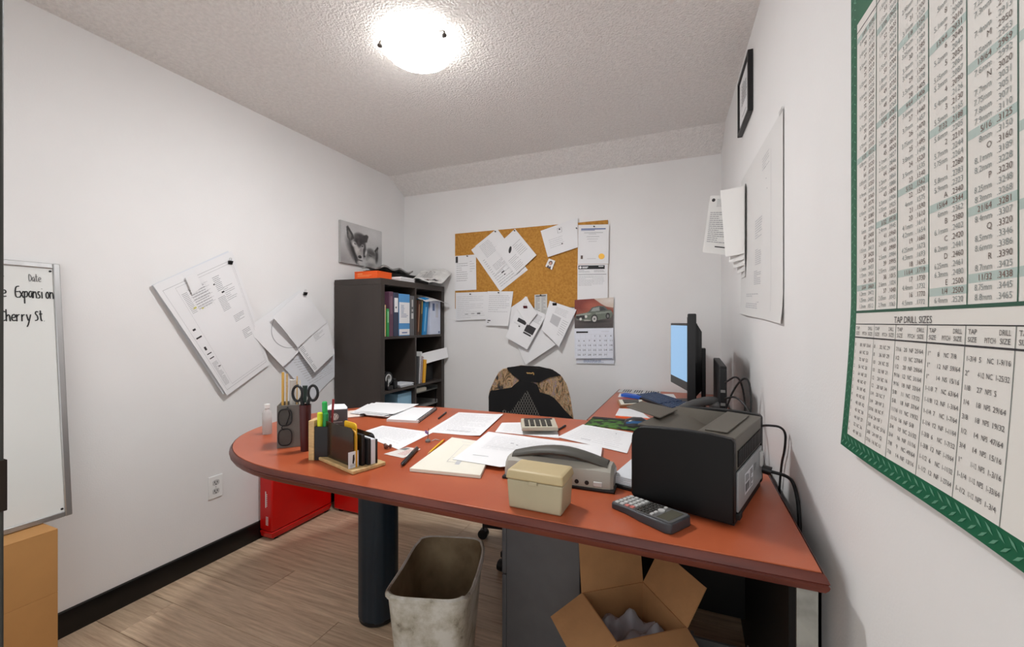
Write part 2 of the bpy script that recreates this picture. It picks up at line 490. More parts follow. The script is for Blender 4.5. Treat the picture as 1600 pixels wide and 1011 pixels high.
for dx in (-.06, .06):
    ld = bpy.data.lights.new('bulb', 'POINT'); ld.energy = BULB_WATTS; ld.color = (1,.98,.95); ld.shadow_soft_size = .022
    lo = bpy.data.objects.new('bulb', ld); C.objects.link(lo); lo.parent = lamp; lo.location = (dx, 0, -.042)
    mb = MB(); mb.cyl((LX+dx*.2,LY,ZC-.042),(LX+dx*.55,LY,ZC-.042),.014,n=14); mb.build('bulb_socket', M_WHITE, lamp)

# ================================================================== DESK
M_DESK = mat('cherry_laminate', (168,78,44), 0.32, scale=3.5, col2=(182,94,60), detail=6, bump=0.03, bscale=300)
M_EDGE = mat('cherry_edge_moulding', (80,30,20), 0.36, scale=16, col2=(104,46,32), stretch=(.3,.3,2))
desk = thing('corner_desk', 'large cherry red corner desk with a rounded peninsula end', 'desk', (-.5, 1.46, 0))
def peninsula_outline(off=0.0, n=28):
    y0, y1 = .938+off, 1.985-off; cy = (y0+y1)/2; b = (y1-y0)/2; a = .625-off
    pts = [(.229-off, y0), (.214-off, y1), (-.45, y1)]
    for i in range(n+1):
        t = math.pi/2 + math.pi*i/n
        pts.append((-1.15 + a*math.copysign(abs(math.cos(t))**.92, math.cos(t)), cy + b*math.copysign(abs(math.sin(t))**.92, math.sin(t))))
    return pts
mb = MB(); mb.prism(peninsula_outline(.006), DZ-.036, DZ); top = mb.build('peninsula_top', M_DESK, desk, bevel=.0015)
# moulded edge band: profile swept round the outline
def band(outline, z0, z1, name, parent, closed=True):
    prof = [(.004, z1-.0015), (0,z1-.006), (-.003,z1-.012), (-.0045,(z0+z1)/2+.003), (-.0015,(z0+z1)/2), (-.0045,(z0+z1)/2-.003), (-.003,z0+.010), (.002,z0+.002), (.012,z0)]
    n = len(outline); ls = []
    for k in range(n):
        a, b, c = Vector(outline[k-1]), Vector(outline[k]), Vector(outline[(k+1)%n])
        d1 = (b-a).normalized(); d2 = (c-b).normalized(); m = (d1+d2); m = m.normalized() if m.length > 1e-6 else d1
        nn = Vector((-m.y, m.x)); s = 1/max(.5, nn.dot(Vector((-d1.y,d1.x))))
        ls.append([(b.x+nn.x*p[0]*s, b.y+nn.y*p[0]*s, p[1]) for p in prof])
    ls.append(ls[0])
    mb = MB(); mb.loops(ls, False, False, closed=False)
    return mb.build(name, M_EDGE, parent)
band(peninsula_outline(), DZ-.038, DZ, 'edge_band', desk)
ret = [(-.447, 1.987), (.212, 1.987), (xr(2.97)-.012, 2.985), (-.447, 2.985)]
mb = MB(); mb.prism(ret, DZ-.036, DZ); mb.build('return_top', M_DESK, desk, bevel=.0015)
mb = MB(); mb.prism([(-.4535,1.992),(-.447,1.992),(-.447,2.985),(-.4535,2.985)], DZ-.038, DZ-.001); mb.build('edge_band', M_EDGE, desk, bevel=.002)
# fluted column foot
M_COL = mat('blue_black_column', (26,40,52), 0.4, var=.1, scale=5)
cx, cy, n = -1.195, 1.42, 72
lp = lambda r, z: [(cx+(r-.003*(1 if (i//6)%2 else 0))*math.cos(2*math.pi*i/n), cy+(r-.003*(1 if (i//6)%2 else 0))*math.sin(2*math.pi*i/n), z) for i in range(n)]
mb = MB(); mb.loops([lp(.074,.012), lp(.082,.03), lp(.082,DZ-.04)]); mb.build('column_leg', M_COL, desk, angle=50)
mb = MB(); mb.lathe([(.002,0),(.07,0),(.076,.006),(.076,.02),(.002,.02)], 32, (cx,cy,0)); mb.build('leg_foot', M_BLACK, desk)
# galvanised corner leg and dark panels under the right end
mb = MB(); mb.box(.185,.224,.952,.957,0,DZ-.038); mb.box(.219,.224,.952,.992,0,DZ-.038)
mb.build('metal_leg', mat('galvanised_steel', (140,140,134), .5, .2, var=.2, scale=25), desk)
mb = MB(); mb.box(.190,.206,1.05,1.975,.0,DZ-.038); mb.build('end_panel', mat('black_laminate', (18,17,17), .5), desk)
mb = MB(); mb.box(-.34,.189,1.82,1.84,.1,DZ-.038); mb.build('modesty_panel', MATS['black_laminate'], desk)
mb = MB(); mb.box(-.40,-.38,2.05,2.95,0,DZ-.038); mb.build('return_panel', MATS['black_laminate'], desk)

# ================================================================== FILING PEDESTAL, under the desk
M_CAB = mat('grey_enamel_steel', (96,97,100), .45, .2, var=.04)
cab = thing('filing_cabinet', 'grey steel filing pedestal standing under the red desk', 'filing cabinet', (-.48,1.61,0))
mb = MB(); mb.box(-.617,-.345,1.42,1.80,.02,.705); mb.build('body', M_CAB, cab, bevel=.003)
for z0, z1 in ((.03,.30),(.305,.50),(.505,.70)):
    mb = MB(); mb.box(-.635,-.618,1.422,1.798,z0,z1); d = mb.build('drawer', M_CAB, cab, bevel=.003)
    mb = MB(); mb.box(-.647,-.635,1.55,1.67,z1-.06,z1-.04); mb.build('handle', M_BLACK, d, bevel=.003)
for x in (-.60,-.365):
    for yy in (1.44,1.78):
        mb = MB(); mb.cyl((x,yy,0),(x,yy,.021),.014); mb.build('foot', M_BLACK, cab)

# ================================================================== WASTE BASKET
def superloop(cx, cy, a, b, z, rot, n=48, e=.38, dip=0.0):
    out = []
    for i in range(n):
        t = 2*math.pi*i/n; c, s = math.cos(t), math.sin(t)
        x = a*math.copysign(abs(c)**e, c); y = b*math.copysign(abs(s)**e, s)
        zz = z - dip*max(0, 1-abs(y/b)**2)*(1 if abs(x) > a*.9 else 0)
        out.append((cx + x*math.cos(rot)-y*math.sin(rot), cy + x*math.sin(rot)+y*math.cos(rot), zz))
    return out
M_BIN = bpy.data.materials.new('grimy_white_plastic'); M_BIN.use_nodes = True
nt = M_BIN.node_tree; b = nt.nodes['Principled BSDF']; b.inputs['Roughness'].default_value = .5
tc = nt.nodes.new('ShaderNodeTexCoord'); n1 = nt.nodes.new('ShaderNodeTexNoise'); n1.inputs['Scale'].default_value = 9; n1.inputs['Detail'].default_value = 8; n1.inputs['Roughness'].default_value = .65
nt.links.new(tc.outputs['Object'], n1.inputs['Vector'])
r = nt.nodes.new('ShaderNodeValToRGB'); r.color_ramp.elements[0].position = .33; r.color_ramp.elements[0].color = srgb((88,80,66))
r.color_ramp.elements[1].position = .56; r.color_ramp.elements[1].color = srgb((204,203,196))
e = r.color_ramp.elements.new(.42); e.color = srgb((172,168,154))
nt.links.new(n1.outputs['Fac'], r.inputs[0]); nt.links.new(r.outputs[0], b.inputs['Base Color'])
M_BININ = mat('grimy_brown_lining', (104,84,58), .6, scale=7, col2=(156,138,108), detail=8)
wb = thing('waste_basket', 'grimy off-white plastic waste basket in front of the red desk', 'waste basket', (-.79,1.25,0))
cx, cy, rot = -.795, 1.255, R(17)
mb = MB()
S = lambda a, b, z, d=0: superloop(cx, cy, a, b, z, rot, dip=d)
mb.loops([S(.098,.142,.0), S(.102,.146,.01), S(.132,.184,.375,.022), S(.139,.191,.376,.022), S(.140,.192,.386,.022), S(.134,.186,.392,.022), S(.128,.180,.388,.022)], True, False)
mb.build('body', M_BIN, wb)
mb = MB(); mb.loops([S(.128,.180,.389,.022), S(.126,.178,.37,.02), S(.097,.141,.012)], False, False)
ls = S(.097,.141,.012); mb.quad(*ls)
mb.build('lining', M_BININ, wb)

# ================================================================== OPEN CARTON under the desk
carton = thing('open_carton', 'open brown cardboard carton with raised flaps under the desk', 'carton', (-.2,1.38,0))
T = frame_mat((-.164,1.317,0), 38)
w, hh, t = .11, .36, .004
def flap(edge0, edge1, out, length, ang):
    a = Vector(edge0); b = Vector(edge1); o = Vector(out)
    d = (o*math.cos(R(ang)) + Vector((0,0,1))*math.sin(R(ang)))*length
    nrm = (b-a).cross(d).normalized()*t
    mb = MB(T); mb.hexa([a, b, b+nrm, a+nrm], [a+d, b+d, b+d+nrm, a+d+nrm]); return mb
for nm, bx in (('side_wall',(-w,-w+t,-w,w)),('side_wall',(w-t,w,-w,w)),('side_wall',(-w+t,w-t,-w,-w+t)),('side_wall',(-w+t,w-t,w-t,w))):
    mb = MB(T); mb.box(*bx, .004, hh); mb.build(nm, M_CARD, carton, smooth=False)
mb = MB(T); mb.box(-w,w,-w,w,0,.004); mb.build('bottom', M_CARD, carton, smooth=False)
flap((-w,w,hh),(-w,-w,hh),(-1,0,0),.12,-28).build('flap', M_CARD, carton, smooth=False)
flap((w,-w,hh),(w,w,hh),(1,0,0),.12,58).build('flap', M_CARD, carton, smooth=False)
flap((-w,-w,hh),(w,-w,hh),(0,-1,0),.12,-20).build('flap', M_CARD, carton, smooth=False)
flap((w,w,hh),(-w,w,hh),(0,1,0),.15,82).build('flap', M_CARD, carton, smooth=False)
# crumpled clear bag inside
rng = random.Random(4)
mb = MB(T)
def crumple(u, v, h):
    x = -.095+.19*u; yy = -.095+.19*v
    return Vector((x, yy, .27 + .025*math.sin(7*u+4*v) + .015*math.sin(13*u-9*v) + .012*math.sin(19*v+8*u) + h))
mb.grid(crumple, 18, 18, .001)
tag(mb.build('plastic_bag', mat('clear_crumpled_plastic', (190,192,200), .18, alpha=.55)), 'crumpled clear plastic bag inside the open cardboard carton', 'bag')
# grey plastic tray on the floor, behind the carton
tr = MB(); tr.box(0,.187,1.56,1.68,.0,.012); tr.box(0,.01,1.56,1.68,.012,.10); tr.box(.18,.187,1.56,1.68,.012,.10); tr.box(.01,.18,1.56,1.57,.012,.085); tr.box(.01,.18,1.67,1.68,.012,.085)
for x in (.01,.06,.11,.157): tr.box(x,x+.022,1.56,1.57,.085,.105)
tag(tr.build('parts_tray', mat('pale_grey_bin_plastic', (150,150,148), .5)), 'grey plastic tray with notched rim on the floor behind the carton', 'tray')

# ================================================================== LEFT WALL
# carton that carries the whiteboard
bx = thing('tall_carton', 'tall tan cardboard box standing against the left wall under the whiteboard', 'box', (-2.14,.45,0))
M_CARD2 = mat('tan_cardboard', (190,140,84), .8, var=.04, scale=8, bump=.03, bscale=70)
mb = MB(); mb.box(-2.234,-2.04,.05,.764,0,.277); mb.box(-2.234,-2.0405,.05,.7635,.277,.2785); mb.box(-2.234,-2.04,.05,.764,.2785,.494); mb.build('body', M_CARD2, bx, bevel=.003)
mb = MB(); mb.box(-2.234,-2.138,.05,.764,.494,.498); mb.build('flap', M_CARD2, bx, bevel=.001)
mb = MB(); mb.box(-2.136,-2.04,.05,.764,.494,.498); mb.build('flap', M_CARD2, bx, bevel=.001)
# leaning whiteboard
W = thing('whiteboard', 'aluminium framed whiteboard with marker notes leaning on the left wall', 'whiteboard', (-2.14,.35,.50))
wb0, wb1 = Vector((-2.143, 0, .499)), Vector((-2.236, 0, 1.440))     # foot and head of the lean
ax = (wb1-wb0).normalized(); H = (wb1-wb0).length; nx = Vector((ax.z, 0, -ax.x))
def wbp(y, s, h): return wb0 + ax*s + Vector((0,y,0)) + nx*h
def wbbox(y0, y1, s0, s1, h0, h1):
    mb = MB(); mb.hexa([wbp(y0,s0,h0),wbp(y1,s0,h0),wbp(y1,s1,h0),wbp(y0,s1,h0)], [wbp(y0,s0,h1),wbp(y1,s0,h1),wbp(y1,s1,h1),wbp(y0,s1,h1)]); return mb
YE, YS = .840, -.38
M_WB = mat('whiteboard_enamel', (226,227,224), .22, var=.01, scale=5)
wbbox(YS+.01,YE-.01,.01,H-.01,-.012,.004).build('panel', M_WB, W)
wbbox(YE-.020,YE,0,H,-.014,.010).build('frame_rail', M_ALU, W, bevel=.003)
wbbox(YS,YS+.020,0,H,-.014,.010).build('frame_rail', M_ALU, W, bevel=.003)
wbbox(YS+.020,YE-.020,0,.020,-.014,.010).build('frame_rail', M_ALU, W, bevel=.003)
wbbox(YS+.020,YE-.020,H-.020,H,-.014,.010).build('frame_rail', M_ALU, W, bevel=.003)
for s in (.03, H-.03):
    mb = MB(); mb.cyl(wbp(YE-.027,s,.004), wbp(YE-.027,s,.006), .004, n=8); mb.build('screw', M_INKB, W)
# marker writing; letters are drawn as pen strokes, x to the right, y up, height of a small letter = 1
HAND = {
 'e': [[(0,.5),(.75,.55),(.7,.95),(.3,1),(.02,.5),(.25,.05),(.8,.15)]],
 'E': [[(.85,1.6),(.1,1.5),(.05,0),(.95,.1)],[(.05,.8),(.75,.85)]],
 'x': [[(0,.95),(.75,0)],[(.75,.95),(0,0)]],
 'p': [[(.1,.95),(.05,-.8)],[(.08,.7),(.5,1),(.75,.6),(.5,.1),(.08,.2)]],
 'a': [[(.7,.9),(.3,1),(.0,.5),(.25,.02),(.65,.4),(.7,.95),(.72,.1),(.85,0)]],
 'n': [[(.05,1),(.05,0)],[(.05,.6),(.4,1),(.65,.75),(.7,0)]],
 's': [[(.6,.9),(.2,1),(.15,.6),(.55,.4),(.5,.05),(.0,.05)]],
 'i': [[(.1,.95),(.12,0)],[(.1,1.35),(.14,1.4)]],
 'o': [[(.4,1),(.05,.7),(.1,.1),(.5,0),(.7,.5),(.4,1)]],
 'h': [[(.05,1.7),(.05,0)],[(.05,.6),(.4,1),(.65,.75),(.7,0)]],
 'r': [[(.05,1),(.05,0)],[(.05,.6),(.3,.95),(.6,.95)]],
 'y': [[(0,1),(.3,.1)],[(.75,1),(.3,-.4),(.0,-.8)]],
 'S': [[(.75,1.35),(.3,1.5),(.1,1.1),(.6,.8),(.65,.2),(.0,.1)]],
 't': [[(.3,1.6),(.35,.1),(.7,.1)],[(0,1.05),(.7,1.1)]],
 '.': [[(.1,.05),(.18,.02)]],
 'C': [[(.8,1.3),(.4,1.5),(.0,.8),(.3,0),(.85,.2)]],
 'D': [[(.05,1.5),(.05,0),(.6,.2),(.8,.8),(.5,1.4),(.05,1.5)]],
 'k': [[(.05,1.6),(.05,0)],[(.6,1),(.08,.5),(.65,0)]],
}
def hand(mb, word, y_end, s, size, wid, adv=.95, sq=1.0):
    """writes word so that it ends at y_end; reading direction is +y on the left wall"""
    step = size*adv*sq; y = y_end - step*len(word)
    for ch in word:
        if ch in HAND:
            for st in HAND[ch]:
                pts = smooth_pts(st, 2) if len(st) > 2 else st
                stroke(mb, [(y + p[0]*size*sq, s + p[1]*size) for p in pts], wid, lambda a, c: wbp(a, c, .0052))
        y += step
mb = MB()
M_MARK = mat('black_marker', (24,24,26), .5)
hand(mb, 'Expansion', YE-.020, H*.858, .026, .0036, .86, .50)
hand(mb, 'e', YE-.140, H*.858, .026, .0036, .9, .55)
hand(mb, 'Cherry', YE-.082, H*.768, .025, .0036, .9, .56)
hand(mb, 'St.', YE-.040, H*.768, .025, .0036, .9, .50)
mb.build('marker_writing', M_MARK, W)['kind'] = 'stuff'
mb = MB(); hand(mb, 'Date', YE-.052, H*.922, .018, .002, .9, .5); hand(mb, 'a', YE-.145, H*.935, .02, .0025, .9, .6)
mb.build('marker_writing', mat('faded_marker', (96,96,98), .5), W)['kind'] = 'stuff'

# duplex outlet
ol = thing('wall_outlet', 'white duplex power outlet low on the left wall', 'outlet', (XL,1.433,.32))
mb = MB(); mb.box(XL,XL+.0055,1.398,1.468,.318,.432); mb.build('cover_plate', M_WHITE, ol, bevel=.002)
for z in (.353,.397):
    pts = [(1.433+.0165*max(-1,min(1,1.35*math.cos(t))), z+.0145*math.sin(t)) for t in [2*math.pi*i/20 for i in range(20)]]
    mb = MB(); mb.hexa([(XL+.005,p[0],p[1]) for p in pts],[(XL+.0065,p[0],p[1]) for p in pts]); s = mb.build('socket', M_LGREY, ol)
    mb = MB(); mb.box(XL+.0064,XL+.0069,1.425,1.428,z-.002,z+.008); mb.box(XL+.0064,XL+.0069,1.438,1.441,z-.002,z+.007); mb.cyl((XL+.0064,1.433,z-.008),(XL+.0069,1.433,z-.008),.003)
    mb.build('slots', M_INKB, s)
mb = MB(); mb.cyl((XL+.005,1.433,.375),(XL+.0062,1.433,.375),.003); mb.build('screw', M_STEEL, ol)

# drawing set pinned to the left wall
rng = random.Random(3)
PA = [(1.148, 1.385), (1.510, 1.595), (1.728, 0.975), (1.476, 0.837)]
PA2 = [(1.148, 1.385), (1.493, 1.593), (1.714, 0.979), (1.461, 0.845)]
o, fn = sheet('drawing_set', 'large engineering drawing set pinned askew on the left wall', 'drawing', on_left(PA, .014), M_PAPER,
    curl=lambda u,v: .012*(1-u)*(v*.6+.4) + .006*math.sin(3*v), n=10)
items_d = frame_rects(.05,.95,.06,.96,.002) + frame_rects(.18,.93,.08,.94,.0015) + lines_block(.30,.52,.13,.30,9,rng,thick=.25) + lines_block(.62,.72,.12,.24,9,rng,thick=.3,words=3) + lines_block(.58,.70,.28,.40,10,rng,thick=.3,words=3) + lines_block(.70,.86,.22,.34,8,rng,thick=.2,words=3) + lines_block(.68,.86,.46,.52,5,rng,thick=.3,words=3) + lines_block(.72,.88,.60,.68,6,rng,thick=.3,words=3)
items_k = [(.60,.62,.17,.18),(.66,.70,.25,.262),(.07,.15,.47,.482),(.09,.13,.40,.415),(.08,.15,.62,.628),(.08,.15,.66,.668),(.09,.12,.56,.59),(.13,.17,.75,.757)]
items_d += lines_block(.07,.16,.70,.92,26,rng,thick=.3,words=3) + [(.20,.27,.14+.012*k,.143+.012*k) for k in range(14)]
g = [(.30+.035*k,.301+.035*k,.12,.31) for k in range(7)] + [(.28,.55,.13+.03*k,.1315+.03*k) for k in range(6)]
print_mesh(fn, [(M_INKL, items_d+g), (M_INK, items_k), (mat('highlighter_ink', (214,206,110), .6), [(.24,.28,.26,.275),(.33,.36,.29,.30)])], o)
for k in range(2):
    s2, _ = sheet('under_sheet', '', '', on_left(PA2, .010-.004*k), M_PAPER2, curl=lambda u,v: .010*(1-u)*(v*.6+.4), n=8, parent=o)
# the strip folded up over the title corner
F = [(1.276, 1.431), (1.320, 1.466), (1.354, 1.395), (1.307, 1.352)]
sheet('folded_corner', '', '', on_left(F, .030), M_PAPER, parent=o, n=2)
binder_clip(o, Vector((XL+.018,) + (1.497, 1.540)), (1,0,0), (0,0,1), M_BLACK, .02)

QA = [(1.741, 1.038), (2.237, 1.037), (2.237, 0.857), (2.030, 0.722)]
o1, fn = sheet('survey_sheet', 'pale creased plan sheet hanging lowest beside the bookcase', 'drawing', on_left(QA,.006), M_PAPER2, curl=lambda u,v: .012*abs(u-.6), n=6)
print_mesh(fn, [(M_INKLL, lines_block(.2,.9,.15,.8,12,rng,thick=.2))], o1)
QB = [(1.586, 1.184), (1.940, 1.420), (2.047, 1.129), (1.797, 0.956)]
o2, fn = sheet('arc_plan', 'creased plan sheet with a drawn arc hanging from the right clip', 'drawing', on_left(QB,.016), M_PAPER, curl=lambda u,v: .022*(1-u)*v+.006*math.sin(6*u), n=8)
arc = []
for k in range(26):
    t = R(100+k*6); arc.append((.62+.42*math.cos(t), .50+.40*math.sin(t)))
print_mesh(fn, [(M_INKL, [((a[0],a[1]),(b[0],b[1]),(b[0]-.012,b[1]),(a[0]-.012,a[1])) for a,b in zip(arc[:-1],arc[1:])])], o2)
QC = [(1.886, 1.075), (2.135, 1.233), (2.186, 1.008), (2.022, 0.898)]
o3, fn = sheet('detail_sheet', 'small plan sheet with fine print under the blank folded sheet', 'drawing', on_left(QC,.030), M_PAPER, curl=lambda u,v: .014*v, n=6)
print_mesh(fn, [(M_INKL, lines_block(.04,.16,.1,.95,18,rng,thick=.3,words=2)+lines_block(.5,.85,.1,.3,6,rng,thick=.25))], o3)
QD = [(1.714, 1.248), (1.940, 1.420), (2.126, 1.215), (1.886, 1.065)]
o4, fn = sheet('blank_sheet', 'blank white folded sheet clipped on top of the wall plans', 'paper', on_left(QD,.040), M_PAPER, curl=lambda u,v: .018*(1-u)**2+.004*math.sin(5*v), n=8)
binder_clip(o4, Vector((XL+.052,) + (1.940, 1.403)), (1,0,0), (0,0,1), M_BLACK, .022)

# wolf canvas
cv = thing('wolf_canvas', 'black and white canvas print of two wolves above the bookcase', 'picture', (XL, 2.475, 1.63))
mb = MB(); mb.box(XL+.001,XL+.02,2.262,2.690,1.632,1.926); mb.build('stretched_canvas', mat('canvas_edge', (170,170,168), .8), cv, bevel=.002)
p = Paint(160, 112, (188,188,188))
p.ell(.80,.12,.45,.35,(212,212,212),.8,1.0); p.ell(.05,.9,.4,.4,(140,140,140),.8,1.0); p.ell(.95,.75,.25,.4,(150,150,150),.7,1.0)
# big wolf: ears, dark crown, shaded cheek, pale muzzle
p.poly([(.12,.12),(.155,.08),(.27,.26),(.30,.36),(.20,.46),(.14,.36)],(70,70,70)); p.poly([(.155,.17),(.24,.30),(.21,.42),(.165,.34)],(126,124,122))
p.poly([(.50,.24),(.60,.19),(.645,.22),(.61,.38),(.52,.42)],(62,60,60))
p.ell(.24,.60,.13,.36,(92,92,92),.9,.7,-.35); p.ell(.30,.78,.10,.26,(70,70,70),.7,.8,-.35)
p.ell(.42,.36,.17,.20,(52,50,52),.95,.45); p.ell(.47,.28,.13,.10,(66,64,66),.9,.6); p.ell(.36,.30,.08,.10,(96,94,94),.8,.8)
p.ell(.30,.72,.045,.34,(40,40,42),.9,.6,-.38); p.ell(.545,.60,.05,.26,(48,46,48),.95,.6,.05); p.ell(.42,.44,.14,.14,(46,44,46),.9,.6); p.ell(.86,.68,.06,.24,(58,57,57),.9,.7)
p.blur(); p.blur()
p.ell(.300,.50,.075,.085,(206,206,206),.95,.6); p.ell(.500,.52,.050,.075,(176,176,176),.9,.6)
p.ell(.405,.46,.045,.16,(78,76,78),.9,.7)
p.ell(.365,.64,.075,.20,(196,195,193),.95,.6,-.25); p.ell(.455,.66,.05,.16,(140,138,138),.9,.6,.1); p.ell(.43,.72,.075,.11,(170,168,166),.9,.6)
p.ell(.325,.485,.030,.022,(30,30,32),1,.4,.3); p.ell(.330,.482,.010,.010,(222,222,222),1,.3); p.ell(.495,.510,.026,.020,(28,28,30),1,.4,-.3)
p.ell(.435,.790,.050,.045,(22,22,24),1,.35); p.ell(.425,.775,.018,.010,(120,120,120),.8,.6)
p.ell(.445,.875,.075,.020,(40,40,42),.9,.6,.1); p.ell(.435,.93,.085,.045,(190,189,187),.9,.6); p.ell(.335,.90,.030,.12,(44,44,46),.8,.7,-.3)
# smaller wolf leaning in from the right
p.ell(.71,.72,.165,.22,(112,111,110),.95,.4); p.ell(.71,.88,.17,.14,(176,175,173),.9,.5); p.poly([(.80,.56),(.885,.43),(.91,.46),(.86,.64)],(44,43,43)); p.poly([(.835,.58),(.885,.49),(.87,.62)],(110,108,106)); p.ell(.69,.60,.13,.11,(96,95,95),.9,.6)
p.ell(.74,.64,.14,.065,(72,70,70),.9,.7,.25); p.ell(.585,.66,.035,.10,(206,205,203),.85,.6,.2); p.ell(.69,.71,.060,.010,(26,26,28),.95,.4,.22); p.ell(.72,.82,.12,.10,(192,191,188),.9,.7); p.ell(.60,.80,.06,.08,(150,149,147),.8,.7); p.ell(.545,.755,.03,.03,(36,36,38),.95,.5); p.ell(.86,.74,.035,.18,(50,50,50),.8,.7,.1); p.ell(.70,.95,.16,.07,(130,129,128),.8,.7)
rw = np.random.RandomState(5)
p.blur()
for k in range(700):        # short fur strokes
    cu, cv_ = rw.uniform(.12,.9), rw.uniform(.12,.98); j, i = int(cv_*p.ny), int(cu*p.nx); c_ = p.a[j,i] + rw.uniform(-34,34)
    a_ = (.9 if cu < .42 else 2.0) + rw.uniform(-.4,.4)
    p.ell(cu, cv_, .024, .004, tuple(np.clip(c_,12,235)), .55, .8, a_)
p.noise(10, 1)
fnw = sheet_fn([(XL+.0205,2.264,1.924),(XL+.0205,2.688,1.924),(XL+.0205,2.688,1.634),(XL+.0205,2.264,1.634)])
p.build(fnw, 'picture', cv)

# ================================================================== BOOKCASE
M_BC = mat('black_brown_veneer', (56,49,45), .45, var=.12, scale=7, stretch=(1,1,.15))
BX0, BX1, BY0, BY1, BH = -2.236, -1.845, 2.215, 2.985, 1.505
bc = thing('bookcase', 'tall black-brown cube bookcase in the left back corner', 'bookcase', (-2.04, 2.6, 0))
def bcp(nm, *a): MB().box(*a).build(nm, M_BC, bc, bevel=.0015)
bcp('side_panel', BX0,BX1,BY0,BY0+.04,0,BH-.04); bcp('side_panel', BX0,BX1,BY1-.04,BY1,0,BH-.04)
bcp('top_panel', BX0,BX1,BY0,BY1,BH-.04,BH); bcp('bottom_panel', BX0,BX1,BY0+.04,BY1-.04,0,.04)
CM = (BY0+BY1)/2; SH = [.04, .401, .762, 1.123]
for z in SH[1:]:
    bcp('shelf', BX0+.004,BX1-.002,BY0+.04,BY1-.04,z-.018,z)
for k, z in enumerate(SH):
    z1 = (SH[k+1]-.018) if k < 3 else BH-.04
    bcp('divider', BX0+.004,BX1-.002,CM-.009,CM+.009,z,z1)
bcp('back_panel', BX0,BX0+.004,BY0+.04,BY1-.04,.04,BH-.04)

def book(name, label, cat, y0, y1, z0, h, col, depth=.25, group=None, lean=0.0, front=-1.850, cover=True, spine=None, rough=.5):
    """a bound book or binder standing with its spine to the room (+x)"""
    T = Matrix.Translation((0, (y0 if lean >= 0 else y1), z0)) @ Matrix.Rotation(R(-lean), 4, 'X') @ Matrix.Translation((0, -(y0 if lean >= 0 else y1), -z0))
    o = thing(name, label, cat, ((front*2-depth)/2, (y0+y1)/2, z0), group)
    m = mat('cover_%d_%d_%d' % col, col, rough, var=.04, scale=8)
    t = min(.003, (y1-y0)*.18)
    mb = MB(T); mb.box(front-depth, front, y0, y0+t, z0, z0+h); mb.box(front-depth, front, y1-t, y1, z0, z0+h); mb.box(front-t, front, y0+t, y1-t, z0, z0+h)
    mb.build('cover', m, o, bevel=.0008, seg=1)
    mb = MB(T); mb.box(front-depth+.006, front-t-.0005, y0+t+.0002, y1-t-.0002, z0+.003, z0+h-.004); mb.build('pages', M_CREAM, o, smooth=False)
    for nm, (a, b2, c, d), mm in (spine or []):
        mb = MB(T); yy = y1-y0
        mb.box(front, front+.0008, y0+yy*a, y0+yy*b2, z0+h*c, z0+h*d); mb.build(nm, mm, o, smooth=False)
    return o
def spiral_book(name, label, y0, y1, z0, h, col, depth=.2, lean=0.0, front=-1.850, wire=(40,40,42)):
    T = Matrix.Translation((0, y0, z0)) @ Matrix.Rotation(R(-lean), 4, 'X') @ Matrix.Translation((0, -y0, -z0))
    o = thing(name, label, 'notebook', (front-depth/2, (y0+y1)/2, z0))
    mb = MB(T); mb.box(front-depth, front-.008, y0, y0+.002, z0, z0+h); mb.box(front-depth, front-.008, y1-.002, y1, z0, z0+h)
    mb.build('cover', mat('cover_%d_%d_%d' % col, col, .5, var=.04, scale=8), o, smooth=False)
    mb = MB(T); mb.box(front-depth+.002, front-.009, y0+.0022, y1-.0022, z0+.002, z0+h-.002); mb.build('pages', M_PAPER, o, smooth=False)
    mb = MB(T); r = (y1-y0)/2+.001; n = int(h/.012)
    for k in range(n):
        zz = z0+.008+k*(h-.016)/(n-1)
        mb.tube([(front-.010+.010*math.cos(a)*1.0, (y0+y1)/2+r*math.sin(a), zz) for a in [2*math.pi*i/10 for i in range(10)]], .0016, 5, closed=True)
    mb.build('spiral_wire', mat('wire_%d_%d_%d' % wire, wire, .4, .6), o)
    return o
Z1 = SH[3]
spiral_book('spiral_notebook', 'yellow spiral notebook at the left end of the top shelf', 2.258,2.280,Z1,.21,(230,178,50),wire=(200,150,40))
book('green_book', 'thin green book on the top shelf beside the yellow notebook', 'book', 2.283,2.305,Z1,.185,(44,140,74), spine=[('title',(.3,.7,.5,.9),mat('pale_green_ink',(150,200,150),.6))])
book('maroon_binder', 'maroon binder on the top bookcase shelf', 'binder', 2.307,2.347,Z1,.30,(92,60,78), .28, spine=[('label',(.25,.75,.5,.9),mat('dull_maroon_ink',(120,92,106),.6))])
book('navy_binder', 'navy binder with a white spine label on the top shelf', 'binder', 2.351,2.405,Z1,.296,(52,60,82), .28, spine=[('label',(.15,.85,.55,.88),M_PAPER),('print',(.35,.6,.64,.68),M_INKB)])
o = book('blue_white_binder', 'fat blue binder with a broad white spine sheet on the top shelf', 'binder', 2.409,2.530,Z1,.292,(84,150,206), .28,
     spine=[('spine_sheet',(.02,.98,.30,.80),M_PAPER),('spine_sheet',(.02,.98,.02,.16),M_PAPER)])
pr = MB()
for k in range(9): pr.box(-1.8491,-1.8488,2.430,2.430+.03+.05*rng.random(),Z1+.13+k*.010,Z1+.133+k*.010)
pr.box(-1.8491,-1.8488,2.440,2.500,Z1+.018,Z1+.026)
pr.build('print', M_INKBLUE, o, smooth=False)
book('grey_binder', 'grey binder with a small spine label at the right of the left top cell', 'binder', 2.534,2.586,Z1,.285,(98,98,100), .28, spine=[('label',(.3,.75,.42,.56),M_LGREY),('label',(.4,.65,.72,.9),M_LGREY),('label',(.4,.65,.6,.66),M_LGREY)])
book('brown_book', 'brown book leaning on the bookcase divider in the right top cell', 'book', 2.618,2.648,Z1,.255,(72,44,34), lean=4, spine=[('title',(.3,.7,.1,.9),mat('tan_ink',(150,112,84),.6))])
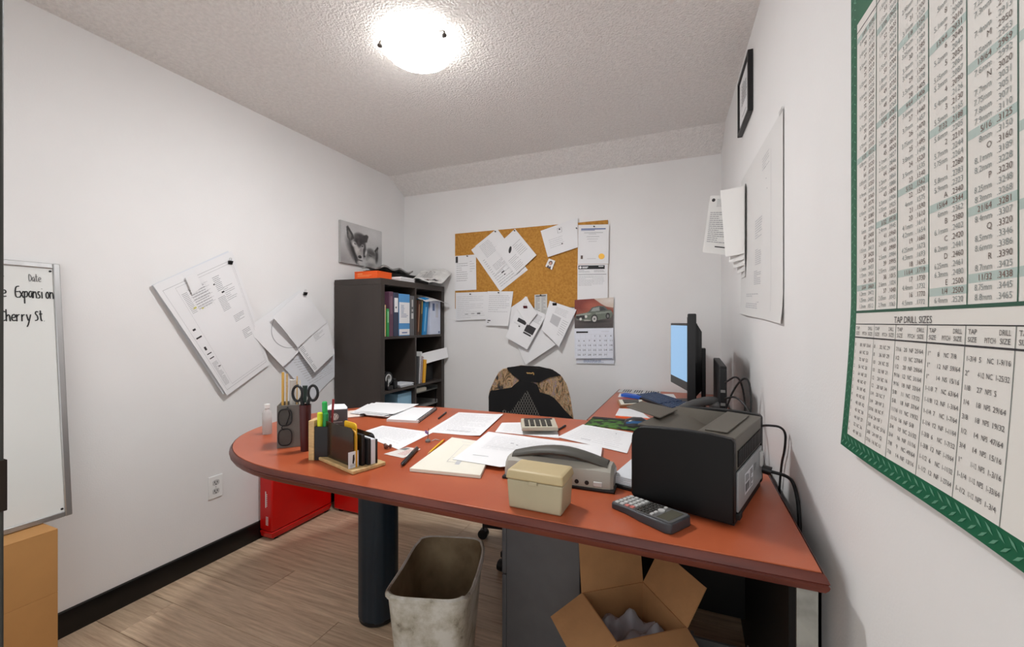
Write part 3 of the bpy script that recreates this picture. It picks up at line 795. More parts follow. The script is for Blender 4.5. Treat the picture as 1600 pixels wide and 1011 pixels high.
book('olive_book', 'thin dark olive book leaning between the brown book and the blue binder', 'book', 2.655,2.676,Z1,.265,(64,58,40), lean=5, spine=[('title',(.2,.6,.6,.95),mat('gold_ink',(176,150,90),.6))])
book('blue_binder', 'bright blue binder leaning to the right on the top shelf', 'binder', 2.690,2.740,Z1,.285,(36,134,196), .27, lean=7, spine=[('title',(.3,.55,.1,.75),mat('sky_ink',(130,196,232),.6))])
o = book('white_binder', 'thick white binder with faint blue print in the right top cell', 'binder', 2.790,2.935,Z1,.262,(212,220,238), .27, spine=[('title',(.22,.42,.70,.92),mat('slate_ink',(98,116,156),.6)),('print',(.55,.62,.5,.92),M_INKLL),('print',(.68,.75,.5,.92),M_INKLL),('mark',(.80,.92,.03,.09),mat('slate_ink',(98,116,156),.6))])
PS = [(-2.06,2.72,1.43),(-2.02,2.95,1.415),(-1.775,2.965,1.385),(-1.82,2.70,1.40)]
sheet('overhanging_sheet', 'white sheet lying over the binders and poking out of the top shelf', 'paper', [PS[0],PS[1],PS[2],PS[3]], M_PAPER, curl=lambda u,v: .02*math.sin(3.1*u)-.03*v*v, n=8)
# second row
Z2 = SH[2]
DY = .032
rad = thing('tape_dispenser', 'black and silver tape dispenser at the left of the middle shelf', 'tape dispenser', (-1.92,2.30,Z2))
mb = MB(); mb.box(-1.97,-1.85,2.262+DY,2.318+DY,Z2,Z2+.032); mb.build('base', M_BLACK, rad, bevel=.006)
ringp = lambda rr, x: [(x+.014, 2.29+DY+rr*math.cos(2*math.pi*i/24), Z2+.078+rr*math.sin(2*math.pi*i/24)) for i in range(24)]
mb = MB(); mb.loops([ringp(.046,-1.93), ringp(.046,-1.885), ringp(.030,-1.885), ringp(.030,-1.93), ringp(.046,-1.93)], False, False); mb.build('tape_roll', M_BLACK, rad)
mb = MB(); mb.loops([ringp(.030,-1.926), ringp(.030,-1.882), ringp(.022,-1.882), ringp(.022,-1.926), ringp(.030,-1.926)], False, False); mb.build('tape_core', M_LGREY, rad)
mb = MB(); mb.box(-1.864,-1.853,2.264+DY,2.276+DY,Z2+.03,Z2+.07); mb.build('cutter', M_STEEL, rad)
cbx = MB(); cbx.box(-2.06,-1.98,2.30,2.403,Z2,Z2+.135); o = tag(cbx.build('white_carton', M_CREAM, bevel=.002), 'small off-white box behind the tape dispenser', 'box')
print_mesh(lambda u,v,h: Vector((-1.98+h, 2.30+.103*u, Z2+.135*(1-v))), [(M_INKL, lines_block(.5,.9,.2,.6,6,rng,thick=.3,words=3))], o)
mb = MB(); mb.ball((-2.02,2.46,Z2+.045),.06,.045,.045); tag(mb.build('rubber_ball', M_DGREY), 'dark round ball beside the small off-white box', 'ball')
mb = MB(); mb.box(-1.95,-1.865,2.378,2.414,Z2,Z2+.055); mb.box(-1.94,-1.875,2.382,2.41,Z2+.055,Z2+.07); tag(mb.build('black_case', M_BLACK, bevel=.004), 'small black case right of the tape dispenser', 'case')
mb = MB()
for k in range(5): mb.box(-1.99+.006*k,-1.856+.004*(k%2),2.44-.004*k,2.585-.008*(k%3),Z2+.0045*k,Z2+.0045*k+.004)
tag(mb.build('paper_stack', M_PAPER2, smooth=False), 'low stack of bluish papers on the middle shelf', 'papers')
book('grey_folder', 'dark grey folder leaning on the divider of the middle shelf', 'folder', 2.622,2.640,Z2,.205,(70,70,72), .22, lean=3)
spiral_book('spiral_notebook', 'white spiral notebook leaning tallest on the middle shelf', 2.648,2.668,Z2,.238,(226,226,224),lean=6,wire=(190,190,190))
spiral_book('spiral_notebook', 'dull red spiral notebook between the white and the yellow ones', 2.674,2.690,Z2,.20,(150,92,88),lean=6,wire=(150,110,104))
book('yellow_book', 'yellow book leaning right on the middle shelf', 'book', 2.697,2.725,Z2,.175,(238,176,44), .2, lean=6)
mb = MB(); mb.box(-2.1,-1.90,2.765,2.905,Z2,Z2+.115); mb.box(-2.1,-1.90,2.77,2.90,Z2+.115,Z2+.12); tag(mb.build('black_box', M_BLACKM, bevel=.004), 'black box at the right of the middle shelf', 'box')
sheet('folded_letter', 'creased white letter poking out of the middle shelf', 'paper', [(-1.95,2.73,Z2+.20),(-1.82,2.985,Z2+.255),(-1.80,3.0-.022,Z2+.175),(-1.90,2.735,Z2+.125)], M_PAPER, curl=lambda u,v: .006*math.sin(5*u), n=6)
# third row
Z3 = SH[1]
bl = thing('blue_bin', 'translucent pale blue bin on the third shelf', 'bin', (-2.0,2.51,Z3))
M_BLUEBIN = mat('pale_blue_plastic', (150,196,224), .4)
mb = MB(); mb.box(-2.15,-1.875,2.43,2.585,Z3,Z3+.006); mb.box(-2.15,-1.875,2.43,2.434,Z3+.006,Z3+.315); mb.box(-2.15,-1.875,2.581,2.585,Z3+.006,Z3+.315); mb.box(-1.879,-1.875,2.434,2.581,Z3+.006,Z3+.315); mb.box(-2.15,-2.146,2.434,2.581,Z3+.006,Z3+.315)
mb.build('body', M_BLUEBIN, bl, bevel=.001)
mb = MB(); mb.box(-2.155,-1.870,2.426,2.589,Z3+.315,Z3+.3156); mb.build('lid', M_BLUEBIN, bl, bevel=.002)
tr = thing('letter_tray', 'black three-tier letter tray with papers in the lower right cell', 'letter tray', (-2.0,2.78,Z3))
for z in (.05,.17,.285):
    mb = MB(); mb.box(-2.18,-1.88,2.62,2.94,Z3+z,Z3+z+.005); mb.box(-2.18,-1.88,2.62,2.624,Z3+z+.005,Z3+z+.03); mb.box(-2.18,-1.88,2.936,2.94,Z3+z+.005,Z3+z+.03); mb.build('tier', M_GREY, tr)
for x in (-2.17,-1.90):
    for yy in (2.622,2.935):
        mb = MB(); mb.box(x,x+.008,yy,yy+.004,Z3,Z3+.29); mb.build('post', M_BLACK, tr)
mb = MB(); mb.box(-2.15,-1.885,2.63,2.79,Z3+.2905,Z3+.315); mb.box(-2.14,-1.89,2.635,2.78,Z3+.315,Z3+.32); tag(mb.build('envelope_stack', M_CREAM, smooth=False), 'stack of cream envelopes on the top tier of the letter tray', 'envelopes')
# on top of the bookcase
ob = thing('orange_box', 'flat bright orange box on top of the bookcase', 'box', (-1.99,2.30,BH))
OT = frame_mat((-2.02,2.345,BH), 0)
mb = MB(OT); mb.box(-.09,.10,-.078,.075,0,.048); mb.build('body', M_ORANGE, ob, bevel=.002)
mb = MB(OT); mb.box(-.091,.101,-.079,.076,.048,.056); mb.build('lid', M_ORANGE, ob, bevel=.002)
print_mesh(lambda u,v,h: OT @ Vector((-.08+.17*u, -.0785-h, .045-.03*v)), [(mat('pale_orange_ink',(250,160,100),.6), [(.1,.35,.1,.3),(.1,.8,.5,.6),(.1,.7,.75,.85)])], ob)
mb = MB()
for k in range(6): mb.box(-2.05+.004*k,-1.852-.004*(k%2),2.43+.003*(k%3),2.595-.006*(k%2),BH+.005*k,BH+.005*k+.0046)
tag(mb.build('paper_stack', M_PAPER, smooth=False), 'white paper stack on top of the bookcase beside the orange box', 'papers')
mb = MB(); mb.box(-2.19,-2.066,2.44,2.93,BH,BH+.085); mb.box(-2.18,-2.07,2.45,2.92,BH+.085,BH+.090); tag(mb.build('dark_binder', M_BLACKM, bevel=.002), 'dark flat binder lying on top of the bookcase', 'binder')
mb = MB(); mb.prism([(-2.06,2.62),(-1.93,2.605),(-1.87,2.80),(-2.03,2.84)], BH, BH+.030); tag(mb.build('dark_magazine', mat('dark_cover_print', (44,42,42), .4, var=.3, scale=30), bevel=.001), 'dark magazine lying at the front of the bookcase top', 'magazine')
def news(u, v, h):
    x = -2.20+.17*v; yy = 2.44+.38*u
    return Vector((x, yy, BH+.112+.020*math.sin(4*u)*math.sin(3.1*v)+.010*math.sin(14*u+6*v)+h))
mb = MB(); mb.grid(news, 18, 10, .010)
o = tag(mb.build('newspaper', mat('newsprint', (170,168,165), .85, scale=26, col2=(104,102,101))), 'rumpled grey newspaper lying on the dark binder on the bookcase', 'newspaper')
def news2(u, v, h):
    yy = 2.66+.31*u; x = -2.04+.27*v
    z = BH+.040+.008*math.sin(9*u)+.005*math.sin(14*v+3*u)+.10*u**2.5
    z -= max(0, x+1.845)*.5
    return Vector((x, yy, z+h))
mb = MB(); mb.grid(news2, 16, 12, .004)
o = tag(mb.build('newspaper', mat('white_newsprint', (226,225,222), .85, scale=30, col2=(206,205,202))), 'white printed newspaper hanging over the right end of the bookcase', 'newspaper')
print_mesh(news2, [(M_INK, [(.52,.535,.2,.5),(.86,.875,.2,.55),(.2,.4,.8,.93),(.42,.55,.75,.9)]), (M_INKBR, [(.05,.18,.78,.92)]), (M_INKL, lines_block(.56,.84,.15,.6,12,rng,thick=.4))], o)

# ================================================================== BACK WALL
M_CORK = mat('cork', (176,122,48), .85, scale=70, col2=(196,142,64), bump=.25, bscale=160)
mb = MB(); mb.box(-1.747,-.530,YB-.012,YB-.0005,1.325,1.928); tag(mb.build('cork_board', M_CORK, bevel=.002), 'frameless brown cork board covered with papers on the back wall', 'cork board')
PINC = mat('dark_pin', (60,56,54), .4)
def bpaper(name, label, cat, pts, off, m=None, prints=None, curl=None, pin=None, clip=None, n=6):
    o, fn = sheet(name, label, cat, on_back(pts, off), m or M_PAPER, curl=curl, n=n, group='papers pinned on and below the cork board')
    if prints: print_mesh(fn, prints, o)
    if pin: push_pin(o, fn(pin[0], pin[1], .0005), (0,-1,0), PINC)
    if clip: binder_clip(o, fn(clip[0], clip[1], .0), (0,-1,0), (0,0,1), clip[2], .03)
    return o, fn
LB = lambda *a, **k: lines_block(*a, rng, **k)
bpaper('letter', 'letter with a folded right half pinned at the left edge of the cork board', 'paper', [(-1.743, 1.747),(-1.554, 1.750),(-1.550, 1.473),(-1.743, 1.469)], .016,
    prints=[(M_INKL, LB(.08,.62,.2,.75,9,thick=.2)), (M_INKLL, LB(.70,.95,.15,.5,5,thick=.2,words=2)), (M_INK, [(.04,.15,.02,.2)])], pin=(.6,.03), curl=lambda u,v: .008*abs(u-.65))
bpaper('slanted_sheet', 'largest slanted sheet at the bottom of the overlapping pair on the cork board', 'paper', [(-1.598, 1.789),(-1.369, 1.932),(-1.121, 1.608),(-1.346, 1.451)], .015, M_PAPER,
    prints=[(M_INKL, LB(.1,.9,.3,.95,14,thick=.15)), (M_INK, [(.35,.45,.72,.74),(.38,.42,.78,.80)])])
bpaper('data_sheet', 'slanted data sheet with a small grey table pinned upper left on the cork board', 'paper', [(-1.560, 1.815),(-1.379, 1.933),(-1.215, 1.720),(-1.384, 1.587)], .020,
    prints=[(M_INKL, LB(.1,.6,.08,.5,10,thick=.18)+LB(.1,.9,.75,.95,5,thick=.2)), (M_INK, [(.60,.86,.42,.48),(.60,.86,.50,.54),(.62,.84,.56,.62)]), (M_INKL, [(.60,.86,.40,.64)])], pin=(.93,.05))
bpaper('data_sheet', 'slanted sheet with a dark oval part drawing pinned on the cork board', 'paper', [(-1.390, 1.789),(-1.220, 1.921),(-1.048, 1.713),(-1.215, 1.575)], .026,
    prints=[(M_INKL, LB(.1,.5,.55,.95,8,thick=.18)+LB(.55,.92,.3,.7,7,thick=.18)), (M_INK, [tuple((.40+.13*math.cos(2*math.pi*i/16)*.8, .36+.05*math.sin(2*math.pi*i/16)-.05*math.cos(2*math.pi*i/16)) for i in range(16))])], pin=(.95,.04))
bpaper('sketch_sheet', 'tilted sheet with small sketches pinned at the top right of the cork board', 'paper', [(-1.020, 1.891),(-0.741, 1.963),(-0.738, 1.749),(-0.961, 1.692)], .016,
    prints=[(M_INKL, LB(.15,.6,.4,.75,5,thick=.1)+frame_rects(.44,.56,.12,.3,.008)), (M_INK, [(.48,.52,.15,.2),(.50,.54,.68,.72)])], pin=(.97,.35), curl=lambda u,v: .01*v)
o, fn = bpaper('certificate', 'white certificate with a gold seal on the right of the cork board', 'certificate', [(-0.737, 1.909),(-0.521, 1.895),(-0.525, 1.622),(-0.741, 1.631)], .018,
    prints=[(M_INKBLUE, [(.10,.90,.095,.125),(.10,.55,.135,.15)]), (M_INKL, [(.2,.82,.20,.21),(.35,.6,.235,.242),(.28,.7,.30,.308),(.3,.66,.36,.366),(.35,.62,.42,.426),(.3,.6,.86,.866)]), (M_INKBR, [(.1,.17,.78,.87)])], pin=(.53,.05))
pts = [(.78+.095*math.cos(2*math.pi*i/24)*(1+.06*(i%2)), .81+.07*math.sin(2*math.pi*i/24)*(1+.06*(i%2))) for i in range(24)]
mb = MB(); mb.hexa([fn(*q,.0003) for q in pts][::-1], [fn(*q,.0015) for q in pts][::-1]); mb.build('gold_seal', mat('gold_foil', (222,170,62), .4, .3), o, smooth=False)
o, fn = bpaper('form', 'form with a black heading bar below the certificate', 'paper', [(-0.743, 1.629),(-0.529, 1.621),(-0.529, 1.363),(-0.744, 1.364)], .014,
    prints=[(M_INKB, [(.03,.90,.03,.13)]), (M_INK, [(.03,.95,.265,.275)]), (M_INKL, LB(.04,.45,.15,.22,3,thick=.3)+LB(.55,.92,.15,.22,3,thick=.3)+LB(.04,.55,.3,.58,8,thick=.18)+LB(.5,.9,.3,.55,7,thick=.15)+[(.05,.25,.96,.97),(.8,.93,.96,.97)])])
print_mesh(fn, [(M_PAPER, [tuple((.095+.045*math.cos(2*math.pi*i/16), .08+.035*math.sin(2*math.pi*i/16)) for i in range(16)), (.16,.36,.06,.08),(.16,.33,.09,.105),(.70,.86,.05,.07)])], o, h=.0012)
# small photo of a person in a suit, edge on to the board
ph, fn = bpaper('photo', 'small tilted portrait photo pinned in the middle of the cork board', 'photo', [(-0.955, 1.684),(-0.906, 1.663),(-0.932, 1.599),(-0.982, 1.627)], .020, mat('brown_photo_edge', (116,70,44), .6), n=2)
p = Paint(24,30,(232,230,226)); p.ell(.5,.40,.24,.24,(48,36,34)); p.ell(.5,.46,.16,.2,(206,160,140)); p.poly([(.2,1),(.3,.72),(.7,.72),(.8,1)],(60,52,60)); p.poly([(.40,.72),(.60,.72),(.5,.95)],(220,218,220)); p.blur(); p.build(fn, 'portrait', ph)
bpaper('landscape_form', 'landscape form pinned at the lower left corner of the cork board', 'paper', [(-1.738, 1.454),(-1.457, 1.454),(-1.453, 1.241),(-1.738, 1.231)], .016,
    prints=[(M_INKLL, LB(.05,.95,.12,.95,12,thick=.15,words=4)), (M_INK, [(.68,.78,.75,.80)]), (M_INKL, [(.30,.40,.77,.80),(.50,.6,.76,.79)])], pin=(.48,.07))
bpaper('typed_letter', 'typed letter with curled lower corner pinned below the cork board middle', 'paper', [(-1.453, 1.457),(-1.236, 1.451),(-1.272, 1.189),(-1.470, 1.193)], .020,
    prints=[(M_INKL, LB(.08,.92,.1,.62,9,thick=.14,words=9)), (M_INK, [(.08,.20,.84,.87),(.06,.14,.90,.92)])], pin=(.45,.04), curl=lambda u,v: .02*max(0,u+v-1.3))
bpaper('low_sheet', 'white sheet hanging lowest below the cork board', 'paper', [(-1.215, 1.062),(-1.000, 1.190),(-0.898, 1.055),(-1.132, 0.899)], .012, prints=[(M_INKLL,[(.3,.5,.2,.21)])], curl=lambda u,v: .03*v)
bpaper('white_card', 'plain white sheet fanned out left behind the clipped catalogue page', 'paper', [(-1.343, 1.276),(-1.126, 1.410),(-1.051, 1.230),(-1.272, 1.165)], .018)
o, fn = bpaper('catalogue_page', 'clipped catalogue page with dark product photos below the cork board', 'paper', [(-1.181, 1.370),(-0.971, 1.270),(-1.109, 1.018),(-1.282, 1.106)], .030,
    prints=[(M_INK, [(.18,.52,.38,.48),(.56,.92,.42,.62),(.56,.88,.64,.68)]), (M_INKL, LB(.62,.95,.08,.3,7,thick=.25)+LB(.1,.4,.52,.56,2,thick=.2)), (M_INKB, [(.30,.36,.56,.59)])], curl=lambda u,v: .03*v)
for k in range(2):
    sheet('under_sheet', '', '', on_back([(-1.181, 1.367),(-0.974, 1.268),(-1.112, 1.015),(-1.283, 1.102)], .026-.004*k), M_PAPER2, curl=lambda u,v: .026*v, n=4, parent=o)
bpaper('blank_note', 'blank white note clipped over the catalogue page', 'paper', [(-1.208, 1.334),(-1.126, 1.410),(-1.035, 1.281),(-1.105, 1.194)], .046, clip=(.62,.32,mat('dark_red_clip',(92,34,40),.4)), curl=lambda u,v:.006*v)
bpaper('price_list', 'narrow grey price list pinned at the lower edge of the cork board', 'paper', [(-1.067, 1.421),(-0.969, 1.424),(-0.969, 1.278),(-1.067, 1.285)], .017, mat('grey_paper',(208,208,204),.7),
    prints=[(M_INKL, LB(.1,.45,.08,.95,14,thick=.4,words=2)+LB(.55,.9,.08,.95,14,thick=.4,words=2)), (M_INK, [(.1,.9,.05,.09)])], pin=(.5,.04))
o, fn = bpaper('clipped_sheet', 'tilted clipped sheet with a pale grey block right of the price list', 'paper', [(-0.945, 1.374),(-0.747, 1.307),(-0.867, 1.041),(-0.998, 1.167)], .030,
    prints=[(M_INKLL, [(.25,.62,.35,.62)]), (M_INKL, LB(.3,.8,.1,.3,5,thick=.15)+LB(.7,.95,.35,.8,8,thick=.15))], clip=(.2,.02,M_BLACK), curl=lambda u,v:.03*v)
sheet('under_sheet', '', '', on_back([(-0.942, 1.370),(-0.749, 1.303),(-0.865, 1.036),(-0.992, 1.162)], .024), M_PAPER2, curl=lambda u,v: .026*v, n=4, parent=o)

# calendar with a car picture
cal = thing('wall_calendar', 'wall calendar with a grey muscle car photo on the back wall', 'calendar', (-.5,YB,.93))
A = [(-0.764, 1.377),(-0.489, 1.389),(-0.492, 1.180),(-0.764, 1.174)]
fnA = sheet_fn(on_back(A,.014)); mb = MB(); mb.grid(fnA, 4, 4, .002); mb.build('picture_page', M_PAPER, cal)
p = Paint(120, 90, (150,80,60))
p.ell(.2,.1,.5,.35,(128,52,40),1,.4); p.ell(.45,.25,.3,.25,(176,92,72),.9,.7); p.poly([(.5,0),(1,0),(1,.42),(.72,.22)],(206,190,176)); p.ell(.9,.1,.3,.15,(222,214,206),.8,.9); p.poly([(.78,.28),(1,.34),(1,.62),(.7,.5)],(140,72,56),.8)
p.poly([(0,.62),(1,.55),(1,1),(0,1)],(86,78,76)); p.ell(.5,.95,.7,.2,(64,58,58),.8,.8); p.ell(.5,.78,.5,.08,(40,36,38),.9,.7)
p.poly([(.02,.52),(.30,.47),(.44,.40),(.92,.40),(.99,.52),(.95,.66),(.60,.74),(.30,.76),(.03,.70)],(104,112,100)); p.poly([(.36,.46),(.45,.30),(.62,.25),(.76,.27),(.88,.42),(.66,.44)],(86,92,86)); p.poly([(.42,.44),(.48,.32),(.64,.29),(.65,.42)],(150,156,150)); p.poly([(.67,.42),(.66,.29),(.74,.30),(.82,.41)],(60,62,62))
p.poly([(.03,.53),(.30,.48),(.46,.50),(.40,.54),(.05,.58)],(150,158,146)); p.poly([(.04,.57),(.26,.55),(.27,.68),(.05,.67)],(34,32,34)); p.poly([(.55,.48),(.95,.45),(.95,.49),(.56,.53)],(150,156,146),.8)
for cx_, cy_ in ((.16,.68),(.30,.60)): p.ell(cx_,cy_,.035,.05,(222,220,214))
p.ell(.52,.68,.085,.14,(34,32,34)); p.ell(.52,.69,.06,.105,(196,194,190)); p.ell(.52,.69,.02,.03,(60,60,60)); p.ell(.86,.60,.05,.10,(30,28,30)); p.ell(.86,.61,.03,.06,(120,118,116)); p.poly([(.25,.71),(.42,.72),(.42,.76),(.25,.75)],(190,184,176),.8)
p.noise(12,3); p.blur()
p.build(fnA, 'car_picture', cal)
Bq = [(-0.766, 1.173),(-0.492, 1.178),(-0.489, 0.971),(-0.759, 0.960)]
fnB = sheet_fn(on_back(Bq,.016), curl=lambda u,v: .014*v); mb = MB(); mb.grid(fnB, 6, 6, .003); pg = mb.build('date_page', mat('blue_white_paper',(226,229,238),.7), cal)
print_mesh(fnB, [(M_INKB, [(.05,.36,.10,.155)]), (M_INKLL, [(.02,.98,.20+.155*k,.203+.155*k) for k in range(6)] + [(.02+.137*k,.023+.137*k,.20,.975) for k in range(8)] + [(.7,.9,.11,.12)])], pg)
mb = MB(); mb.m = 0; d = 1
for row in range(5):
    for colm in range(7):
        if row == 0 and colm < 3: continue
        if d > 31: break
        u0, v0 = .115+.137*colm, .285+.155*row
        if colm > 0 or row > 0: put_text(mb, str(d), lambda x, y: fnB(u0+x, v0-y*.9, .0007), size=.085, align='c')
        d += 1
mb.build('dates', M_INK, pg, smooth=False)
Cq = [(-0.753, 0.966),(-0.485, 0.974),(-0.488, 0.930),(-0.753, 0.924)]
fnC = sheet_fn(on_back(Cq,.012)); mb = MB(); mb.grid(fnC, 2, 2, .003); o = mb.build('bottom_strip', MATS['blue_white_paper'], cal)
print_mesh(fnC, [(M_INKBLUE, LB(.2,.75,.35,.85,3,thick=.4,words=8)+[(.05,.95,.0,.18)])], o)

# ================================================================== OFFICE CHAIR
def camo():
    m = bpy.data.materials.new('woodland_camouflage'); m.use_nodes = True; nt = m.node_tree; b = nt.nodes['Principled BSDF']; b.inputs['Roughness'].default_value = .8
    tc = nt.nodes.new('ShaderNodeTexCoord'); mp = nt.nodes.new('ShaderNodeMapping'); mp.inputs['Rotation'].default_value = (0,R(25),0); mp.inputs['Scale'].default_value = (3.2,1,1.1)
    nt.links.new(tc.outputs['Object'], mp.inputs[0])
    n = nt.nodes.new('ShaderNodeTexNoise'); n.inputs['Scale'].default_value = 9; n.inputs['Detail'].default_value = 8; n.inputs['Roughness'].default_value = .7; n.inputs['Distortion'].default_value = 1.2
    nt.links.new(mp.outputs[0], n.inputs['Vector'])
    r = nt.nodes.new('ShaderNodeValToRGB'); r.color_ramp.interpolation = 'CONSTANT'
    el = r.color_ramp.elements; el[0].position = 0; el[0].color = srgb((44,40,48)); el[1].position = .40; el[1].color = srgb((96,84,58))
    for ps, cc in ((.45,(146,112,80)),(.50,(196,160,124)),(.54,(112,116,84)),(.57,(170,136,120)),(.62,(128,120,140)),(.68,(70,66,84))):
        e = el.new(ps); e.color = srgb(cc)
    nt.links.new(n.outputs['Fac'], r.inputs[0]); nt.links.new(r.outputs[0], b.inputs['Base Color']); return m
M_CAMO = camo()
CP = Vector((-.895, 2.444, 0)); CT = Matrix.Translation(CP) @ Matrix.Rotation(R(22.7), 4, 'Z')   # local: x right, y away, z up
ch = thing('office_chair', 'camouflage and black office chair pushed in behind the red desk', 'chair', (CP.x, CP.y, 0))
def cback(u, z, h): # curved backrest surface facing -y
    return CT @ Vector((u, .05*(1-(u/.27)**2) - .25*max(0,.75-z)*0 - h, z))
out = [(-.250,.52),(-.256,.60),(-.256,.70),(-0.261, 0.764),(-0.253, 0.803),(-0.226, 0.861),(-0.195, 0.916),(-0.152, 0.937),(-0.058, 0.947),(0.047, 0.943),(0.133, 0.924),(0.183, 0.893),(0.218, 0.838),(0.238, 0.760),(0.257, 0.631),(.262,.60),(.258,.52),(.15,.49),(-.15,.49)]
def panel(poly, h0, h1, name, m, parent, bevel=.0):
    # fill with a fine grid clipped by the outline: triangulated strips between left and right borders
    mb = MB(); zs = sorted(set([p[1] for p in poly])); lo, hi = zs[0], zs[-1]; N = 22; rows = []
    for k in range(N+1):
        z = lo+(hi-lo)*(k/N); z = min(max(z, lo+1e-5), hi-1e-5); xs = []
        for i in range(len(poly)):
            a, b2 = poly[i], poly[(i+1)%len(poly)]
            if (a[1] > z) != (b2[1] > z): xs.append(a[0]+(z-a[1])*(b2[0]-a[0])/(b2[1]-a[1]))
        rows.append((z, min(xs), max(xs)))
    M = 12
    def fn(u, v, h):
        k = min(int(v*N), N-1); t = v*N-k
        z = rows[k][0]*(1-t)+rows[k+1][0]*t; l = rows[k][1]*(1-t)+rows[k+1][1]*t; r_ = rows[k][2]*(1-t)+rows[k+1][2]*t
        return cback(l+(r_-l)*u, z, h1+h)
    mb.grid(lambda u, v, h: fn(u, 1-v, h), M, N, h1-h0)
    return mb.build(name, m, parent)
bk = panel(out, -.05, .012, 'backrest', M_CAMO, ch)
topp = [(-0.152, 0.939),(-0.058, 0.949),(0.047, 0.945),(0.133, 0.926),(0.183, 0.893),(0.109, 0.877),(0.051, 0.846),(-0.008, 0.848),(-0.074, 0.863),(-0.113, 0.893)]
panel(topp, .0, .017, 'head_panel', M_BLACKFAB, bk)
low1 = [(-0.259, 0.627),(-0.259, 0.756),(-0.253, 0.799),(-0.222, 0.813),(-0.129, 0.809),(-0.094, 0.842),(-0.066, 0.861),(-0.008, 0.854),(0.039, 0.834),(0.058, 0.780),(0.125, 0.768),(0.164, 0.729),(0.218, 0.666),(0.257, 0.631),(.258,.53),(-.25,.53)]
panel(low1, .0, .018, 'lumbar_panel', M_BLACKFAB, bk)
# open mesh in the lumbar panel: crossing strands
mb = MB(); tri = [(-0.023, 0.795),(0.047, 0.639),(-0.129, 0.666)]
def clip_line(p, q, poly):
    ts = []
    for i in range(len(poly)):
        a, b2 = Vector(poly[i]), Vector(poly[(i+1)%len(poly)]); d = Vector(q)-Vector(p); e = b2-a; den = d.x*e.y-d.y*e.x
        if abs(den) < 1e-9: continue
        t = ((a.x-p[0])*e.y-(a.y-p[1])*e.x)/den; s = ((a.x-p[0])*d.y-(a.y-p[1])*d.x)/den
        if 0 <= s <= 1: ts.append(t)
    return (min(ts), max(ts)) if len(ts) >= 2 else None
meshpoly = [(-0.023, 0.799),(0.062, 0.627),(.06,.55),(-.18,.55),(-0.175, 0.686),(-0.129, 0.666)]
for k in range(-30, 40):
    for sg in (1,-1):
        x0 = -.02+k*.016; p_, q_ = (x0, .75), (x0+sg*.3, 1.35)
        c = clip_line(p_, q_, meshpoly)
        if c:
            a = (p_[0]+(q_[0]-p_[0])*c[0], p_[1]+(q_[1]-p_[1])*c[0]); b2 = (p_[0]+(q_[0]-p_[0])*c[1], p_[1]+(q_[1]-p_[1])*c[1])
            mb.tube([cback(a[0]+(b2[0]-a[0])*i/3, a[1]+(b2[1]-a[1])*i/3, .0195) for i in range(4)], .0016, 4)
mm = mb.build('mesh_insert', mat('grey_mesh_strand', (120,116,110), .6), bk); mm['kind'] = 'stuff'
mb = MB(); stroke(mb, smooth_pts([(-0.027, 0.904),(-0.023, 0.908),(-0.019, 0.900),(-0.012, 0.908),(-0.008, 0.900),(-0.004, 0.906),(0.004, 0.900),(0.008, 0.908),(0.016, 0.904),(0.016, 0.893)],2), .006, lambda a, c: cback(a, c, .0185)); mb.build('stitched_logo', mat('gold_thread', (186,150,90), .6), bk)
mb = MB(CT); n = 28
se = lambda a, b2, z: [(a*math.copysign(abs(math.cos(t))**.6, math.cos(t)), -.27+b2*math.copysign(abs(math.sin(t))**.6, math.sin(t)), z) for t in [2*math.pi*i/n for i in range(n)]]
mb.loops([se(.20,.19,.415), se(.245,.235,.43), se(.25,.24,.465), se(.235,.225,.49), se(.16,.15,.50)]); mb.build('seat', M_BLACKFAB, ch)
mb = MB(CT); mb.tube(smooth3([(0,-.12,.40),(0,.06,.40),(0,.115,.46),(0,.115,.66)],2), .022, 10); mb.build('back_support', M_BLACK, ch)
mb = MB(CT); mb.cyl((0,-.27,.10),(0,-.27,.30),.028,n=16); mb.cyl((0,-.27,.30),(0,-.27,.415),.018,n=16); mb.build('gas_lift', M_BLACK, ch)
for k in range(5):
    a = R(72*k+20); ex, ey = .29*math.cos(a), -.27+.29*math.sin(a)
    mb = MB(CT); mb.hexa([(-.022*math.sin(a),-.27+.022*math.cos(a),.075),(.022*math.sin(a),-.27-.022*math.cos(a),.075),(ex+.014*math.sin(a),ey-.014*math.cos(a),.065),(ex-.014*math.sin(a),ey+.014*math.cos(a),.065)],
        [(-.022*math.sin(a),-.27+.022*math.cos(a),.12),(.022*math.sin(a),-.27-.022*math.cos(a),.12),(ex+.014*math.sin(a),ey-.014*math.cos(a),.09),(ex-.014*math.sin(a),ey+.014*math.cos(a),.09)])
    leg = mb.build('base_arm', M_BLACK, ch)
    mb = MB(CT); mb.cyl((ex-.02*math.sin(a),ey+.02*math.cos(a),.027),(ex+.02*math.sin(a),ey-.02*math.cos(a),.027),.027,n=16); mb.cyl((ex,ey,.03),(ex,ey,.08),.006); mb.build('caster', M_BLACK, leg)

